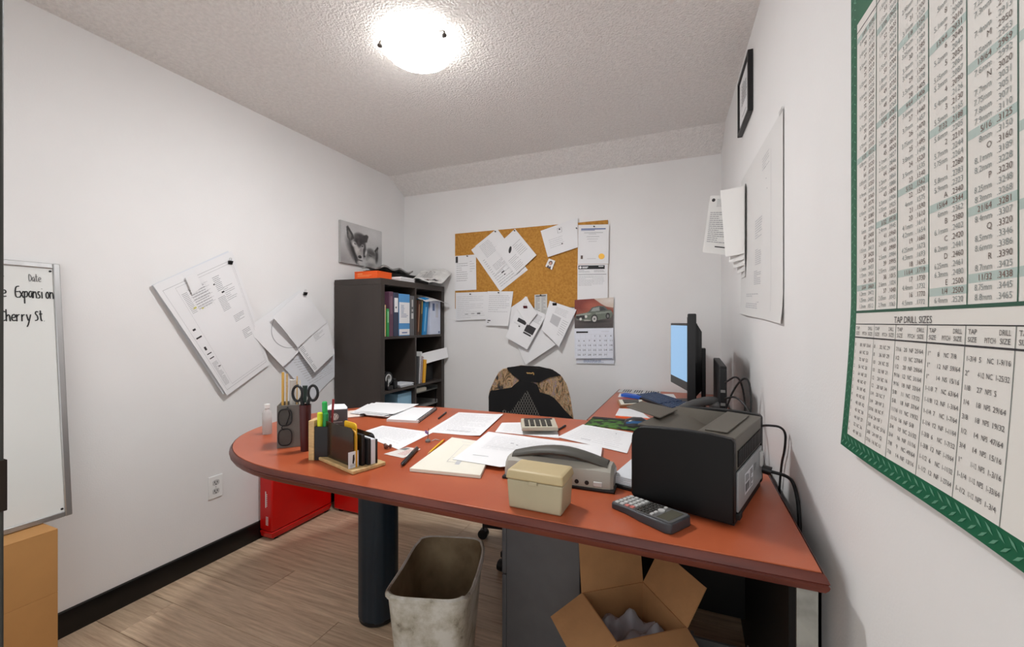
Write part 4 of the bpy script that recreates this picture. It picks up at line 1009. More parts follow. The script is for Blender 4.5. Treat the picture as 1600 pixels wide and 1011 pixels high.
# ================================================================== RED CASES behind the desk
rc = thing('red_case', 'red tool case with a white side label standing by the left wall', 'case', (-2.19,1.88,0))
mb = MB(); mb.hexa([(-2.236,1.675,.012),(-2.145,1.675,.012),(-2.145,2.09,.012),(-2.236,2.09,.012)], [(-2.236,1.665,.05),(-2.135,1.665,.05),(-2.135,2.095,.05),(-2.236,2.095,.05)]); mb.build('base', M_RED, rc, bevel=.006)
mb = MB(); mb.box(-2.236,-2.137,1.667,2.093,.052,.40); mb.build('body', M_RED, rc, bevel=.008)
mb = MB(); mb.box(-2.16,-2.12,1.82,1.94,.40,.425); mb.build('handle', M_BLACK, rc, bevel=.006)
print_mesh(lambda u,v,h: Vector((-2.236+.10*u, 1.667-h, .40-.35*v)), [(M_WHITE, [(.46,.53,.36,.62)]+[(.56,.62,.40+.03*k,.415+.03*k) for k in range(7)]+[(.50,.70,.76+.018*k,.768+.018*k) for k in range(8)])], rc, name='label_print')
for y in (1.70,2.06):
    mb = MB(); mb.box(-2.225,-2.155,y,y+.02,0,.013); mb.build('foot', M_BLACK, rc)
rc2 = thing('red_case', 'second red case lying behind the first one in front of the bookcase', 'case', (-2.0,2.15,0))
mb = MB(); mb.box(-2.132,-1.75,2.105,2.20,.012,.34); mb.build('body', M_RED, rc2, bevel=.008)
mb = MB(); mb.box(-2.0,-1.88,2.13,2.17,.34,.365); mb.build('handle', M_BLACK, rc2, bevel=.006)
for x in (-2.1,-1.8):
    mb = MB(); mb.box(x,x+.03,2.115,2.19,0,.013); mb.build('foot', M_BLACK, rc2)

# ================================================================== ON THE DESK: PAPERS
rng = random.Random(8)
LB = lambda *a, **k: lines_block(*a, rng, **k)
def dpaper(name, label, cat, pts, off, m=None, prints=None, th=.0006, curl=None, n=6):
    o, fn = sheet(name, label, cat, on_desk(pts, off+th), m or M_PAPER, curl=curl, n=n, th=th)
    if prints: print_mesh(fn, prints, o, h=.0004)
    return o, fn
def ngon_sheet(name, label, pts, off, prints=None, m=None):
    mb = MB(); mb.prism(pts, DZ+off, DZ+off+.0006); return tag(mb.build(name, m or M_PAPER, smooth=False), label, 'paper')
# report pile at the back left, sheets slightly splayed
st = thing('report_pile', 'loose pile of white reports at the back of the desk below the bookcase', 'papers', (-1.45,1.75,DZ))
for k in range(5):
    pts = [(-1.628, 1.870), (-1.380, 1.919), (-1.327, 1.638), (-1.545, 1.652)]
    sx = .006*k
    fnp = sheet_fn(on_desk([(p[0]+sx*math.sin(k*2.1), p[1]+sx*math.cos(k*1.7)) for p in pts], .001+.0032*k+.0012), curl=lambda u,v: .012*max(0,v-.5)*u)
    mb = MB(); mb.grid(fnp, 6, 6, .0012); mb.build('sheet', M_PAPER, st)
fnp = sheet_fn(on_desk([(-1.626, 1.684),(-1.596, 1.730),(-1.461, 1.633),(-1.516, 1.576)], .004)); mb = MB(); mb.grid(fnp, 3, 3, .002)
o = tag(mb.build('note_card', mat('pinkish_paper',(232,216,204),.7)), 'pinkish white note card behind the letter holder', 'paper')
binder_clip(o, Vector((-1.462, 1.624)+(DZ+.006,)), (0,-.3,1), (.3,-1,0), M_BLACK, .022)
# spiral pad
sp = thing('spiral_pad', 'white spiral bound pad lying on the desk beside a black pen', 'notepad', (-1.2,1.75,DZ))
q = [(-1.383, 1.855), (-1.226, 1.900), (-1.141, 1.621), (-1.293, 1.592)]
mb = MB(); mb.hexa([(p[0],p[1],DZ+.001) for p in q][::-1], [(p[0],p[1],DZ+.012) for p in q][::-1]); mb.build('pages', M_PAPER, sp, smooth=False)
mb = MB(); mb.hexa([(p[0],p[1],DZ+.0001) for p in q][::-1], [(p[0],p[1],DZ+.001) for p in q][::-1]); mb.build('back_cover', mat('pale_pink_card',(216,190,176),.7), sp, smooth=False)
a, b2 = Vector(q[1]), Vector(q[2]); dd = (b2-a).normalized(); nn = Vector((-dd.y, dd.x)) if (-dd.y) > 0 else Vector((dd.y,-dd.x))
mb = MB()
for k in range(22):
    c = a.lerp(b2, (k+.5)/22)
    mb.tube([(c.x+nn.x*.009*math.cos(t), c.y+nn.y*.009*math.cos(t), DZ+.0085+.0085*math.sin(t)) for t in [2*math.pi*i/10 for i in range(10)]], .0013, 5, closed=True)
mb.build('spiral_wire', M_INK, sp)
def pen(name, label, p, q, r, m, m2=None, cat='pen', cap=.35, clip=True):
    p = Vector(p+(DZ+r+.0003,)); q = Vector(q+(DZ+r+.0003,)); d = q-p
    o = thing(name, label, cat, tuple(p.lerp(q,.5)))
    mb = MB(); mb.cyl(p, p+d*.06, r*.3, r*.9, 12); mb.cyl(p+d*.06, p+d*(1-cap), r*.95, n=12); mb.build('barrel', m, o)
    mb = MB(); mb.cyl(p+d*(1-cap), q, r, n=12); cp = mb.build('cap', m2 or m, o)
    if clip:
        up = Vector((0,0,1)); mb = MB(); mb.cyl(p+d*(1-cap*.9)+up*r*1.25, q-d*.02+up*r*1.25, r*.28, n=6); mb.cyl(q-d*.02+up*r*.6, q-d*.02+up*r*1.4, r*.3, n=6); mb.build('clip', M_STEEL, o)
    return o
pen('ballpoint_pen', 'slim black pen lying beside the spiral pad', (-1.096, 1.718), (-1.134, 1.851), .004, M_INK, M_BLACK)
pen('marker_pen', 'thick black marker pen lying beside the identity card', (-0.844, 1.113), (-0.903, 1.277), .007, M_BLACK, mat('brown_black_cap',(52,44,42),.35))
pc = thing('pencil', 'yellow pencil lying beside the cream notepad', 'pencil', (-.9,1.27,DZ))
a, b2 = Vector((-0.836, 1.245)+(DZ+.004,)), Vector((-0.881, 1.424)+(DZ+.004,)); d = b2-a
mb = MB(); mb.cyl(a+d*.12, b2-d*.08, .0037, n=6); mb.build('shaft', M_YELLOW, pc)
mb = MB(); mb.cyl(a, a+d*.12, .0006, .0037, 6); mb.build('tip', M_WOOD, pc)
mb = MB(); mb.cyl(b2-d*.08, b2, .0038, n=8); mb.build('ferrule', M_ORANGE, pc)

dpaper('typed_page', 'typed page lying left of centre on the desk behind the identity card', 'paper', [(-1.259, 1.522),(-0.987, 1.507),(-0.969, 1.258),(-1.264, 1.375)], .0008, prints=[(M_INKLL, LB(.08,.92,.08,.9,14,thick=.16,words=8))])
dpaper('typed_page', 'typed page in the middle of the desk behind the cream notepad', 'paper', [(-1.086, 1.895),(-0.854, 1.932),(-0.778, 1.527),(-1.016, 1.505)], .0008, prints=[(M_INKLL, LB(.08,.92,.08,.92,16,thick=.16,words=8)),(M_INKL,[(.3,.75,.86,.87)])], curl=lambda u,v:.004*max(0,u-.8)*5)
# cream notepad
np_ = thing('notepad', 'thick cream notepad with pencil sketches at the front of the desk', 'notepad', (-.75,1.15,DZ))
q = [(-0.858, 1.444), (-0.665, 1.432), (-0.568, 1.119), (-0.796, 1.088)]
mb = MB(); mb.hexa([(p[0],p[1],DZ+.0005) for p in q][::-1], [(p[0],p[1],DZ+.011) for p in q][::-1]); mb.build('pages', M_CREAM, np_, bevel=.001)
fnn = sheet_fn([Vector((p[0],p[1],DZ+.0112)) for p in q])
print_mesh(fnn, [(M_INKLL, frame_rects(.40,.55,.2,.75,.006)+[(.42,.7,.62,.628),(.55,.62,.70,.80),(.6,.8,.66,.67),(.3,.5,.1,.106)]), (M_INKL, [(.5,.66,.66,.668)])], np_, 'sketch', h=.0003)
o = ngon_sheet('large_plan', 'large white plan sheet spread over the cream notepad', [(-0.715, 1.208),(-0.761, 1.568),(-0.293, 1.541),(-0.274, 1.418),(-0.542, 1.201)], .0122)
fnq = sheet_fn([Vector(p+(DZ+.0129,)) for p in ((-0.758, 1.562),(-0.295, 1.535),(-0.341, 1.236),(-0.705, 1.212))])
print_mesh(fnq, [(M_INKLL, LB(.1,.9,.1,.6,16,thick=.12,words=9)+[(.12,.9,.5,.504)]), (M_INKL, [(.3,.33,.3,.32),(.36,.38,.34,.36),(.1,.25,.82,.83)]), (mat('faint_red_ink',(216,186,196),.7),[(.4,.6,.3,.304),(.45,.7,.45,.454)])], o, h=.0003)
dpaper('blank_page', 'white page under the beige calculator', 'paper', [(-0.792, 1.774),(-0.574, 1.885),(-0.479, 1.626),(-0.752, 1.615)], .0008, prints=[(M_INKLL, LB(.1,.8,.2,.9,6,thick=.1))])
dpaper('drawing_page', 'white drawing page left of the printer', 'paper', [(-0.444, 1.882),(-0.211, 1.816),(-0.204, 1.527),(-0.489, 1.634)], .0018, prints=[(M_INKLL, LB(.1,.9,.1,.9,9,thick=.1,words=4)),(M_INKL,[(.3,.45,.8,.815),(.7,.72,.2,.24)])])
# identity card and oddments
o, fn = dpaper('identity_card', 'small white card with red print beside the marker pen', 'card', [(-0.958, 1.294),(-0.899, 1.294),(-0.892, 1.185),(-0.983, 1.196)], .001, mat('card_white',(226,220,214),.5), n=2)
print_mesh(fn, [(M_INKRED, LB(.45,.9,.2,.8,6,thick=.3,words=4)), (M_GREY, [(.05,.4,.1,.35)])], o, h=.0004)
mb = MB(); rr = random.Random(2); c0 = Vector((-1.018, 1.253)+(DZ+.007,))
for k in range(7): mb.ball(c0+Vector((rr.uniform(-.012,.012), rr.uniform(-.008,.008), rr.uniform(0,.006))), .006,.005,.006, 8, 6)
tag(mb.build('bead_charm', mat('dull_red_bead',(120,86,78),.4), angle=60), 'small clump of beads on the typed page beside the letter holder', 'charm')
ps = thing('desk_flag', 'tiny flag on a metal stub standing on the typed page corner', 'ornament', (-0.926, 1.381)+(DZ,))
c0 = Vector((-0.926, 1.381)+(DZ+.0016,)); mb = MB(); mb.lathe([(.002,0),(.010,0),(.010,.006),(.006,.011),(.002,.012)], 14, c0); mb.build('base', M_GREY, ps)
mb = MB(); mb.cyl(c0+Vector((0,0,.011)), c0+Vector((.004,0,.052)), .0009, n=6); mb.build('pole', M_INK, ps)
mb = MB(); mb.grid(lambda u,v,h: c0+Vector((.001-.014*u, -.002*math.sin(6*u)+h, .040-.012*v+.004*u)), 4, 2, .0006); mb.build('flag', mat('violet_flag',(150,120,180),.6), ps)
mb = MB(); mb.tube([Vector((-0.919, 1.398)+(DZ+.002,)), Vector((-0.919, 1.422)+(DZ+.002,)), Vector((-0.896, 1.415)+(DZ+.002,))], .0016, 6); tag(mb.build('paper_clip_chain', M_LGREY), 'short bent wire beside the tiny flag', 'wire')

# ================================================================== LEFT END OF THE DESK
# sanitiser bottle
c0 = Vector((-1.604, 1.229)+(DZ,)); bt = thing('spray_bottle', 'small clear plastic bottle at the rounded end of the desk', 'bottle', tuple(c0))
M_CLEAR = mat('clear_plastic', (214,212,210), .12, alpha=.45)
mb = MB(); mb.lathe([(.002,0),(.017,0),(.018,.004),(.018,.085),(.013,.097),(.008,.101),(.008,.106),(.002,.106)], 20, c0); mb.build('body', M_CLEAR, bt)
mb = MB(); mb.lathe([(.002,.002),(.0165,.002),(.0165,.06),(.002,.06)], 20, c0); mb.build('liquid', mat('pinkish_liquid',(206,188,180),.2,alpha=.6), bt)
mb = MB(); mb.lathe([(.002,.106),(.010,.106),(.010,.122),(.002,.124)], 16, c0); mb.build('cap', M_WHITE, bt)
# square grey pencil cup
PT = frame_mat((-1.385,1.10,DZ), 43); pcup = thing('pencil_cup', 'tall square grey pencil cup with spectacles on its side', 'pencil cup', (-1.36,1.17,DZ))
M_CUP = mat('taupe_grey_board', (112,108,102), .6, var=.05); S_, HC_ = .092, .155
mb = MB(PT); mb.box(0,S_,0,.004,0,HC_); mb.box(0,S_,S_-.004,S_,0,HC_); mb.box(0,.004,.004,S_-.004,0,HC_+.0); mb.box(S_-.004,S_,.004,S_-.004,0,HC_); mb.box(.004,S_-.004,.004,S_-.004,0,.004); mb.build('cup', M_CUP, pcup, bevel=.001)
# spectacles hang on the near face (one lens over the other)
gl = thing('spectacles', 'black framed spectacles hanging on the square grey pencil cup', 'spectacles', (-1.38,1.09,DZ))
def lens_ring(cz, rw, rh): return [PT @ Vector((.027+rw*math.copysign(abs(math.cos(t))**.7, math.cos(t)), -.006, cz+rh*math.copysign(abs(math.sin(t))**.7, math.sin(t)))) for t in [2*math.pi*i/24 for i in range(24)]]
for cz in (.112,.040):
    mb = MB(); mb.tube(lens_ring(cz,.022,.030), .0022, 6, closed=True); mb.build('rim', M_BLACK, gl)
    mb = MB(); mb.quad(*lens_ring(cz,.021,.029)); mb.build('lens', mat('dark_lens',(60,60,62),.08,alpha=.35), gl)
mb = MB(PT); mb.tube([(.020,-.006,.083),(.016,-.010,.076),(.020,-.006,.069)], .002, 6); mb.build('bridge', M_BLACK, gl)
mb = MB(PT); mb.tube([(.030,-.006,.142),(.035,-.004,.150),(.042,-.003,.120),(.030,-.003,.085)], .0018, 6); mb.build('temple', M_BLACK, gl)
def stick(name, label, x, y, lean, L, r, m, n=6, cat='pencil', tip=None):
    p = PT @ Vector((x,y,.006)); q = PT @ Vector((x+lean[0], y+lean[1], .006+L))
    mb = MB(); mb.cyl(p, q, r, n=n)
    o = tag(mb.build(name, m), label, cat) if tip is None else None
    if tip is not None:
        o = thing(name, label, cat, tuple(p)); mb.build('shaft', m, o)
        d = (q-p).normalized(); mb = MB(); mb.cyl(q, q+d*.012, r, r*.2, n); mb.build('tip', tip, o)
    return o
M_PENCIL = mat('ochre_pencil', (222,176,88), .5)
stick('pencil', 'tallest ochre pencil at the left in the grey cup', .016,.020,(0,.004),.268,.0045,M_PENCIL)
stick('wooden_dowel', 'thin tall pale wooden stick in the grey cup', .028,.016,(.002,.006),.262,.0035,M_WOOD)
stick('paper_roll', 'thick rolled white paper tube in the grey cup', .044,.030,(.004,0),.238,.010,mat('grey_white_roll',(200,196,190),.6),16,'roll')
stick('bamboo_stick', 'thin pale skewer right of the paper roll in the grey cup', .062,.018,(.002,.0),.252,.0025,M_WOOD,6,'stick')
stick('bamboo_stick', 'shorter pale skewer at the right in the grey cup', .070,.020,(.003,.0),.236,.0025,M_CREAM,6,'stick')
stick('green_marker', 'thick dark green marker standing at the right of the grey cup', .078,.045,(.010,0),.212,.009,mat('dark_green_plastic',(40,60,54),.4),14,'marker')
# maroon tumbler with scissors
c0 = Vector((-1.270, 1.122)+(DZ,)); tm = thing('tumbler', 'dark red tumbler holding black scissors', 'tumbler', tuple(c0))
mb = MB(); n = 24; ls = [[(c0.x+r*math.cos(2*math.pi*i/n), c0.y+r*math.sin(2*math.pi*i/n), c0.z+z) for i in range(n)] for r, z in ((.015,0),(.018,.09),(.020,.165),(.018,.165),(.016,.09),(.013,.006))]
mb.loops(ls); mb.build('cup', mat('dark_red_plastic',(70,17,18),.35), tm)
sc = thing('scissors', 'black handled scissors standing handles up in the red tumbler', 'scissors', (c0.x,c0.y,DZ+.01))
ST = Matrix.Translation((c0.x,c0.y,DZ)) @ Matrix.Rotation(R(22.7),4,'Z')
for sgn in (-1,1):
    mb = MB(ST); mb.tube([(sgn*(.026+.017*math.cos(t)), sgn*.004, .205+.027*math.sin(t)) for t in [2*math.pi*i/20 for i in range(20)]], .0048, 8, closed=True); mb.tube(smooth3([(sgn*.014,sgn*.004,.19),(sgn*.008,sgn*.003,.165),(-sgn*.003,sgn*.002,.115)],2), .006, 8); mb.build('handle', M_BLACK, sc)
    mb = MB(ST); mb.hexa([(-sgn*.004,sgn*.002,.012),(-sgn*.001,sgn*.002,.012),(-sgn*.001,sgn*.0035,.012),(-sgn*.004,sgn*.0035,.012)],[(-sgn*.012,sgn*.002,.12),(sgn*.002,sgn*.002,.12),(sgn*.002,sgn*.0035,.12),(-sgn*.012,sgn*.0035,.12)]); mb.build('blade', M_STEEL, sc)
# pen box with wooden front board, highlighters
PB = frame_mat((-1.170, 1.046)+(DZ,), 20); pb = thing('pen_box', 'black pen box with a pale wooden front board', 'pen holder', (-1.163, 1.049)+(DZ,))
mb = MB(PB); mb.box(0,.019,0,.05,0,.132); mb.build('wooden_board', M_WOOD, pb, bevel=.0015)
mb = MB(PB); mb.box(.0195,.064,.002,.006,0,.112); mb.box(.0195,.064,.048,.052,0,.112); mb.box(.060,.064,.006,.048,0,.112); mb.box(.0195,.0225,.006,.048,0,.112); mb.box(.0225,.060,.006,.048,0,.004); mb.build('box', M_BLACK, pb, bevel=.001)
def hl(label, x, y, m, lx, L):
    o = thing('highlighter', label, 'highlighter', tuple(PB @ Vector((x,y,.005))))
    p = PB @ Vector((x,y,.005)); q = PB @ Vector((x+lx,y,.005+L)); d = q-p
    mb = MB(); mb.cyl(p, p+d*.68, .007, n=12); mb.build('barrel', m, o)
    mb = MB(); mb.cyl(p+d*.68, p+d*.98, .0085, n=12); mb.cyl(p+d*.98, q, .0085, .006, 12); mb.build('cap', m, o)
hl('neon yellow highlighter in the black pen box', .031,.016,M_NEON,0,.152)
hl('green highlighter with dark cap leaning right in the pen box', .046,.016,mat('deep_green_plastic',(24,140,72),.4),.006,.150)
hl('bright green highlighter leaning left above the pen box', .046,.034,M_GREEN,-.008,.185)
mb = MB(PB); mb.cyl((.054,.040,.005),(.060,.052,.195),.004,n=8); tag(mb.build('red_pen', mat('crimson_plastic',(150,30,40),.4)), 'red pen standing behind the green highlighters', 'pen')
# card box with round emblem
VB = frame_mat((-1.341, 1.265)+(DZ,), 41); vb = thing('card_box', 'dark grey card box with a round white emblem behind the letter holder', 'box', (-1.315, 1.291)+(DZ,))
BWd, BDp, BHt = .092, .045, .110
mb = MB(VB); mb.box(0,BWd,0,BDp,0,BHt); bo = mb.build('body', mat('charcoal_card',(84,84,88),.5), vb, bevel=.001)
mb = MB(VB); mb.hexa([(.001,.002,BHt),(BWd-.001,.002,BHt),(BWd-.001,BDp-.002,BHt),(.001,BDp-.002,BHt)],[(.001,.002,BHt+.002),(BWd-.001,.002,BHt+.002),(BWd-.012,BDp-.002,BHt+.014),(.03,BDp-.002,BHt+.016)]); mb.build('cards', M_PAPER, vb, smooth=False)
ecx, ecz = .046, .082
em = lambda r, nn=24: [(ecx+r*math.cos(2*math.pi*i/nn), ecz+r*math.sin(2*math.pi*i/nn)) for i in range(nn)]
mb = MB(VB); mb.add([(p[0],-.0006,p[1]) for p in em(.0145)], [tuple(range(24))])
e = mb.build('emblem', M_WHITE, vb, smooth=False)
mb = MB(VB); f2 = lambda a, c: (a, -.0011, c)
stroke(mb, [(p[0],p[1]) for p in em(.0125)]+[em(.0125)[0]], .0012, f2)
stroke(mb, [(ecx-.006,ecz+.011),(ecx,ecz+.001),(ecx+.006,ecz+.011)], .0018, f2); stroke(mb, [(ecx-.011,ecz+.006),(ecx-.005,ecz-.010),(ecx,ecz),(ecx+.005,ecz-.010),(ecx+.011,ecz+.006)], .0018, f2)
mb.build('emblem_lines', mat('charcoal_card',(84,84,88),.5), e, smooth=False)
mb = MB(VB); mb.box(.014,.075,-.0006,-.0002,.060,.0622); mb.build('print', M_INKLL, vb, smooth=False)
# letter holder: wooden base, smoked plate, cards
LT = frame_mat((-1.150,1.063,DZ), -17); lh = thing('letter_holder', 'letter holder with a smoked plate on a pale wooden base', 'letter holder', (-1.03,1.09,DZ))
mb = MB(LT); mb.box(0,.225,0,.115,0,.012); mb.build('base', M_WOOD, lh, bevel=.003)
def plate(x0,x1,y,h,t=.003,rd=.02):
    P = [(x0,.012),(x1,.012)]+[(x1-rd+rd*math.sin(a), h-rd+rd*math.cos(a)) for a in [math.pi/2*(1-i/5) for i in range(6)]]+[(x0+.004,h),(x0,h-.004)]
    mb = MB(LT); mb.hexa([(p[0],y,p[1]) for p in P],[(p[0],y+t,p[1]) for p in P]); return mb
plate(.004,.195,.018,.130).build('smoked_plate', mat('smoked_acrylic',(44,34,26),.12,alpha=.9), lh, angle=50)
plate(.004,.195,.092,.100).build('smoked_plate', MATS['smoked_acrylic'], lh, angle=50)
def card(name, label, cat, x0,x1,y0,y1,h,m,bev=.001):
    mb = MB(LT); mb.box(x0,x1,y0,y1,.0122,h); return tag(mb.build(name, m, bevel=bev), label, cat)
plate(.02,.200,.0225,.126,.004,.02); pz = plate(.030,.201,.024,.124,.005,.02); tag(pz.build('amber_folder', mat('amber_card',(206,150,40),.5)), 'amber folder standing behind the smoked plate', 'folder')
pz = plate(.115,.185,.0335,.142,.004,.012); tag(pz.build('yellow_envelope', M_YELLOW), 'yellow envelope rising out of the letter holder', 'envelope')
card('passport_book','black booklet standing in the middle of the letter holder','booklet',.12,.205,.042,.052,.108,M_BLACK)
o = card('black_notebook','small black notebook at the right end of the letter holder','notebook',.145,.213,.058,.068,.094,M_BLACKM)
mb = MB(LT); mb.box(.155,.20,.0575,.0579,.03,.08); mb.build('cover_print', M_INK, o, smooth=False)
card('white_card_pack','pack of white cards at the right end of the letter holder','cards',.150,.214,.069,.084,.090,M_PAPER2)
card('black_wallet','black card sleeve standing at the back right of the letter holder','card sleeve',.146,.216,.0845,.0905,.088,M_BLACK)
o = card('name_card','small white name card leaning on the smoked plate','card',.197,.199,.001,.034,.062,M_PAPER2,.0)
print_mesh(lambda u,v,h: LT @ Vector((.199+h,.003+.03*u,.060-.045*v)), [(M_INKB, [((.4,.2),(.55,.15),(.6,.5),(.5,.8),(.35,.75))]), (M_INKL, LB(.1,.9,.8,1.0,3,thick=.4,words=3))], o, h=.0004)

# ================================================================== MIDDLE: CALCULATOR, PUNCH, CARD FILE
c0 = (-0.588, 1.699)
bcx = thing('desk_calculator', 'beige desk calculator with dark keys lying on white pages', 'calculator', c0+(DZ,))
DT = Matrix.Translation(Vector((-0.588, 1.699)+(DZ+.0165,))) @ Matrix.Rotation(R(24),4,'Z')
mb = MB(DT); mb.hexa([(-.075,-.06,0),(.075,-.06,0),(.075,.06,0),(-.075,.06,0)],[(-.073,-.058,.016),(.073,-.058,.016),(.073,.058,.026),(-.073,.058,.026)]); mb.build('body', mat('beige_plastic',(186,180,162),.5), bcx, bevel=.003)
for i in range(5):
    for j in range(5):
        x = -.062+i*.0235; y = -.050+j*.0165; z = .0165+(y+.058)*.086
        mb = MB(DT); mb.hexa([(x,y,z),(x+.018,y,z),(x+.018,y+.012,z+.001),(x,y+.012,z+.001)],[(x+.001,y+.001,z+.005),(x+.017,y+.001,z+.005),(x+.017,y+.011,z+.006),(x+.001,y+.011,z+.006)]); mb.build('key', M_DGREY, bcx, smooth=False)
mb = MB(DT); mb.hexa([(-.06,.036,.0245),(.06,.036,.0245),(.06,.054,.026),(-.06,.054,.026)],[(-.06,.036,.0252),(.06,.036,.0252),(.06,.054,.0268),(-.06,.054,.0268)]); mb.build('display', M_INK, bcx, smooth=False)
pen('ballpoint_pen', 'dark slim pen lying at the right of the beige calculator', (-0.518, 1.726), (-0.507, 1.820), .004, M_INK, M_INK)
# hole punch
HT = Matrix.Translation((-.512,1.150,DZ)) @ Matrix.Rotation(R(1.5),4,'Z'); hp = thing('hole_punch', 'grey three-hole punch with dark arched handle in the middle of the desk', 'hole punch', (-.35,1.19,DZ))
M_PUNCH = mat('pewter_plastic', (166,162,152), .4)
mb = MB(HT); mb.box(0,.325,-.004,.11,0,.008); mb.build('base_tray', M_BLACK, hp, bevel=.002)
pr = [(.0,.008),(.0,.026),(.010,.052),(.028,.066),(.070,.066),(.088,.050),(.095,.008)]
mb = MB(HT); mb.loops([[(x, p[0]*s+o, .008+(p[1]-.008)*s) for p in pr] for x, s, o in ((.004,.80,.01),(.012,.95,.003),(.03,1,0),(.295,1,0),(.312,.95,.003),(.320,.8,.01))]); mb.build('body', M_PUNCH, hp, angle=30)
def hloop(x, z, w, t): return [(x, .047+w*math.cos(a), z+t*math.sin(a)) for a in [2*math.pi*i/16 for i in range(16)]]
mb = MB(HT); mb.loops([hloop(.022+.28*k/12, .060+.026*math.sin(math.pi*k/12), .034-.008*abs(k-6)/6, .012) for k in range(13)]); mb.build('handle', mat('charcoal_rubber',(74,72,66),.55), hp)
for x in (.195,.222,.25):
    mb = MB(HT); mb.cyl((x,-.001,.020),(x,.004,.020),.006,n=14); mb.build('punch_hole', M_INKB, hp)
mb = MB(HT); mb.box(.268,.292,-.003,.002,.013,.026); mb.build('slider', M_LGREY, hp, bevel=.002)
# beige index card box
RT = Matrix.Translation((-.4215,.972,DZ)) @ Matrix.Rotation(R(-1.5),4,'Z'); ix = thing('card_file_box', 'beige plastic index card box in front of the hole punch', 'box', (-.35,1.02,DZ))
M_PUTTY = mat('putty_plastic', (176,166,138), .5, var=.03, scale=12); w_, d_ = .144, .092
mb = MB(RT); mb.hexa([(.004,.004,0),(w_-.004,.004,0),(w_-.004,d_-.004,0),(.004,d_-.004,0)],[(0,0,.072),(w_,0,.072),(w_,d_,.072),(0,d_,.072)]); mb.build('body', M_PUTTY, ix, bevel=.005, seg=3)
mb = MB(RT); mb.loops([[(x0,y0,z),(w_-x0,y0,z),(w_-x0,d_-y0,z),(x0,d_-y0,z)] for x0,y0,z in ((-.002,-.002,.0725),(-.002,-.002,.078),(.001,.002,.092),(.004,.005,.0955))]); mb.build('lid', mat('tan_putty_plastic',(188,170,130),.5,var=.04,scale=9), ix, bevel=.004, seg=2)
mb = MB(RT); mb.box(.060,.082,-.005,-.001,.066,.074); mb.build('latch', M_PUTTY, ix, bevel=.001)
# scientific calculator
QT = Matrix.Translation((-.186,1.068,DZ)) @ Matrix.Rotation(R(-32),4,'Z'); sc_ = thing('scientific_calculator', 'dark scientific calculator at the front edge of the desk by the printer', 'calculator', (-.1,1.05,DZ))
L_, w_ = .172, .082
def ctop(x): return .014+.010*x/L_
outl = [(0,.012),(.006,.002),(.05,.004),(.09,-.001),(.16,-.002),(L_,.006),(L_,w_-.006),(.16,w_+.002),(.09,w_+.001),(.05,w_-.004),(.006,w_-.002),(0,w_-.012)]
mb = MB(QT); mb.hexa([(p[0],p[1],0) for p in outl],[(p[0],p[1],ctop(p[0])) for p in outl]); mb.build('body', mat('slate_plastic',(58,60,64),.4), sc_, bevel=.003)
mb = MB(QT); ins = [(.004,.012),(.01,.007),(.165,.005),(.168,.012),(.168,w_-.012),(.165,w_-.005),(.01,w_-.007),(.004,w_-.012)]
mb.hexa([(p[0],p[1],ctop(p[0])-.001) for p in ins],[(p[0],p[1],ctop(p[0])+.0008) for p in ins]); mb.build('face_plate', mat('grey_face',(98,98,98),.45), sc_, smooth=False)
def ckey(x, y, lx, ly, m):
    mb = MB(QT); z = ctop(x)+.0006; mb.hexa([(x,y,z),(x+lx,y,z),(x+lx,y+ly,z),(x,y+ly,z)],[(x+.0006,y+.0006,z+.003),(x+lx-.0006,y+.0006,z+.003),(x+lx-.0006,y+ly-.0006,z+.003),(x+.0006,y+ly-.0006,z+.003)]); mb.build('key', m, sc_, smooth=False)
M_KRED = mat('salmon_key',(206,120,112),.5)
for i in range(4):
    for j in range(5): ckey(.010+i*.0150, .0095+j*.0132, .010, .0095, M_KRED if (i >= 2 and j == 0) else M_LGREY)
for i in range(4):
    for j in range(6): ckey(.072+i*.0095, .009+j*.0110, .0062, .0075, M_DGREY)
mb = MB(QT); mb.cyl((.117,.046,ctop(.117)),(.117,.046,ctop(.117)+.004),.008,n=18); mb.build('arrow_pad', M_LGREY, sc_)
for y in (.012,.026,.064): ckey(.110,y,.007,.009,M_LGREY)
mb = MB(QT); mb.hexa([(.128,.012,ctop(.128)),(.160,.012,ctop(.16)),(.160,w_-.012,ctop(.16)),(.128,w_-.012,ctop(.128))],[(.128,.012,ctop(.128)+.0014),(.160,.012,ctop(.16)+.0014),(.160,w_-.012,ctop(.16)+.0014),(.128,w_-.012,ctop(.128)+.0014)]); mb.build('display', mat('olive_display',(92,90,78),.2), sc_, smooth=False)
# papers in a black tray between punch and printer
ty = thing('document_tray', 'flat black tray between hole punch and printer', 'tray', (-.17,1.30,DZ))
mb = MB(); mb.prism([(-.215,1.21),(-.13,1.185),(-.08,1.42),(-.165,1.445)], DZ, DZ+.010); mb.build('tray', M_BLACK, ty, bevel=.002)
dst = thing('document_stack', 'stack of white papers lying in the flat black tray by the printer', 'papers', (-.15,1.3,DZ+.0105))
for k in range(4):
    mb = MB(); mb.prism([(-.208+.002*k,1.216),(-.134,1.192+.002*k),(-.086,1.414),(-.160,1.438)], DZ+.0105+.005*k, DZ+.015+.005*k); mb.build('sheet', M_PAPER2, dst, smooth=False)

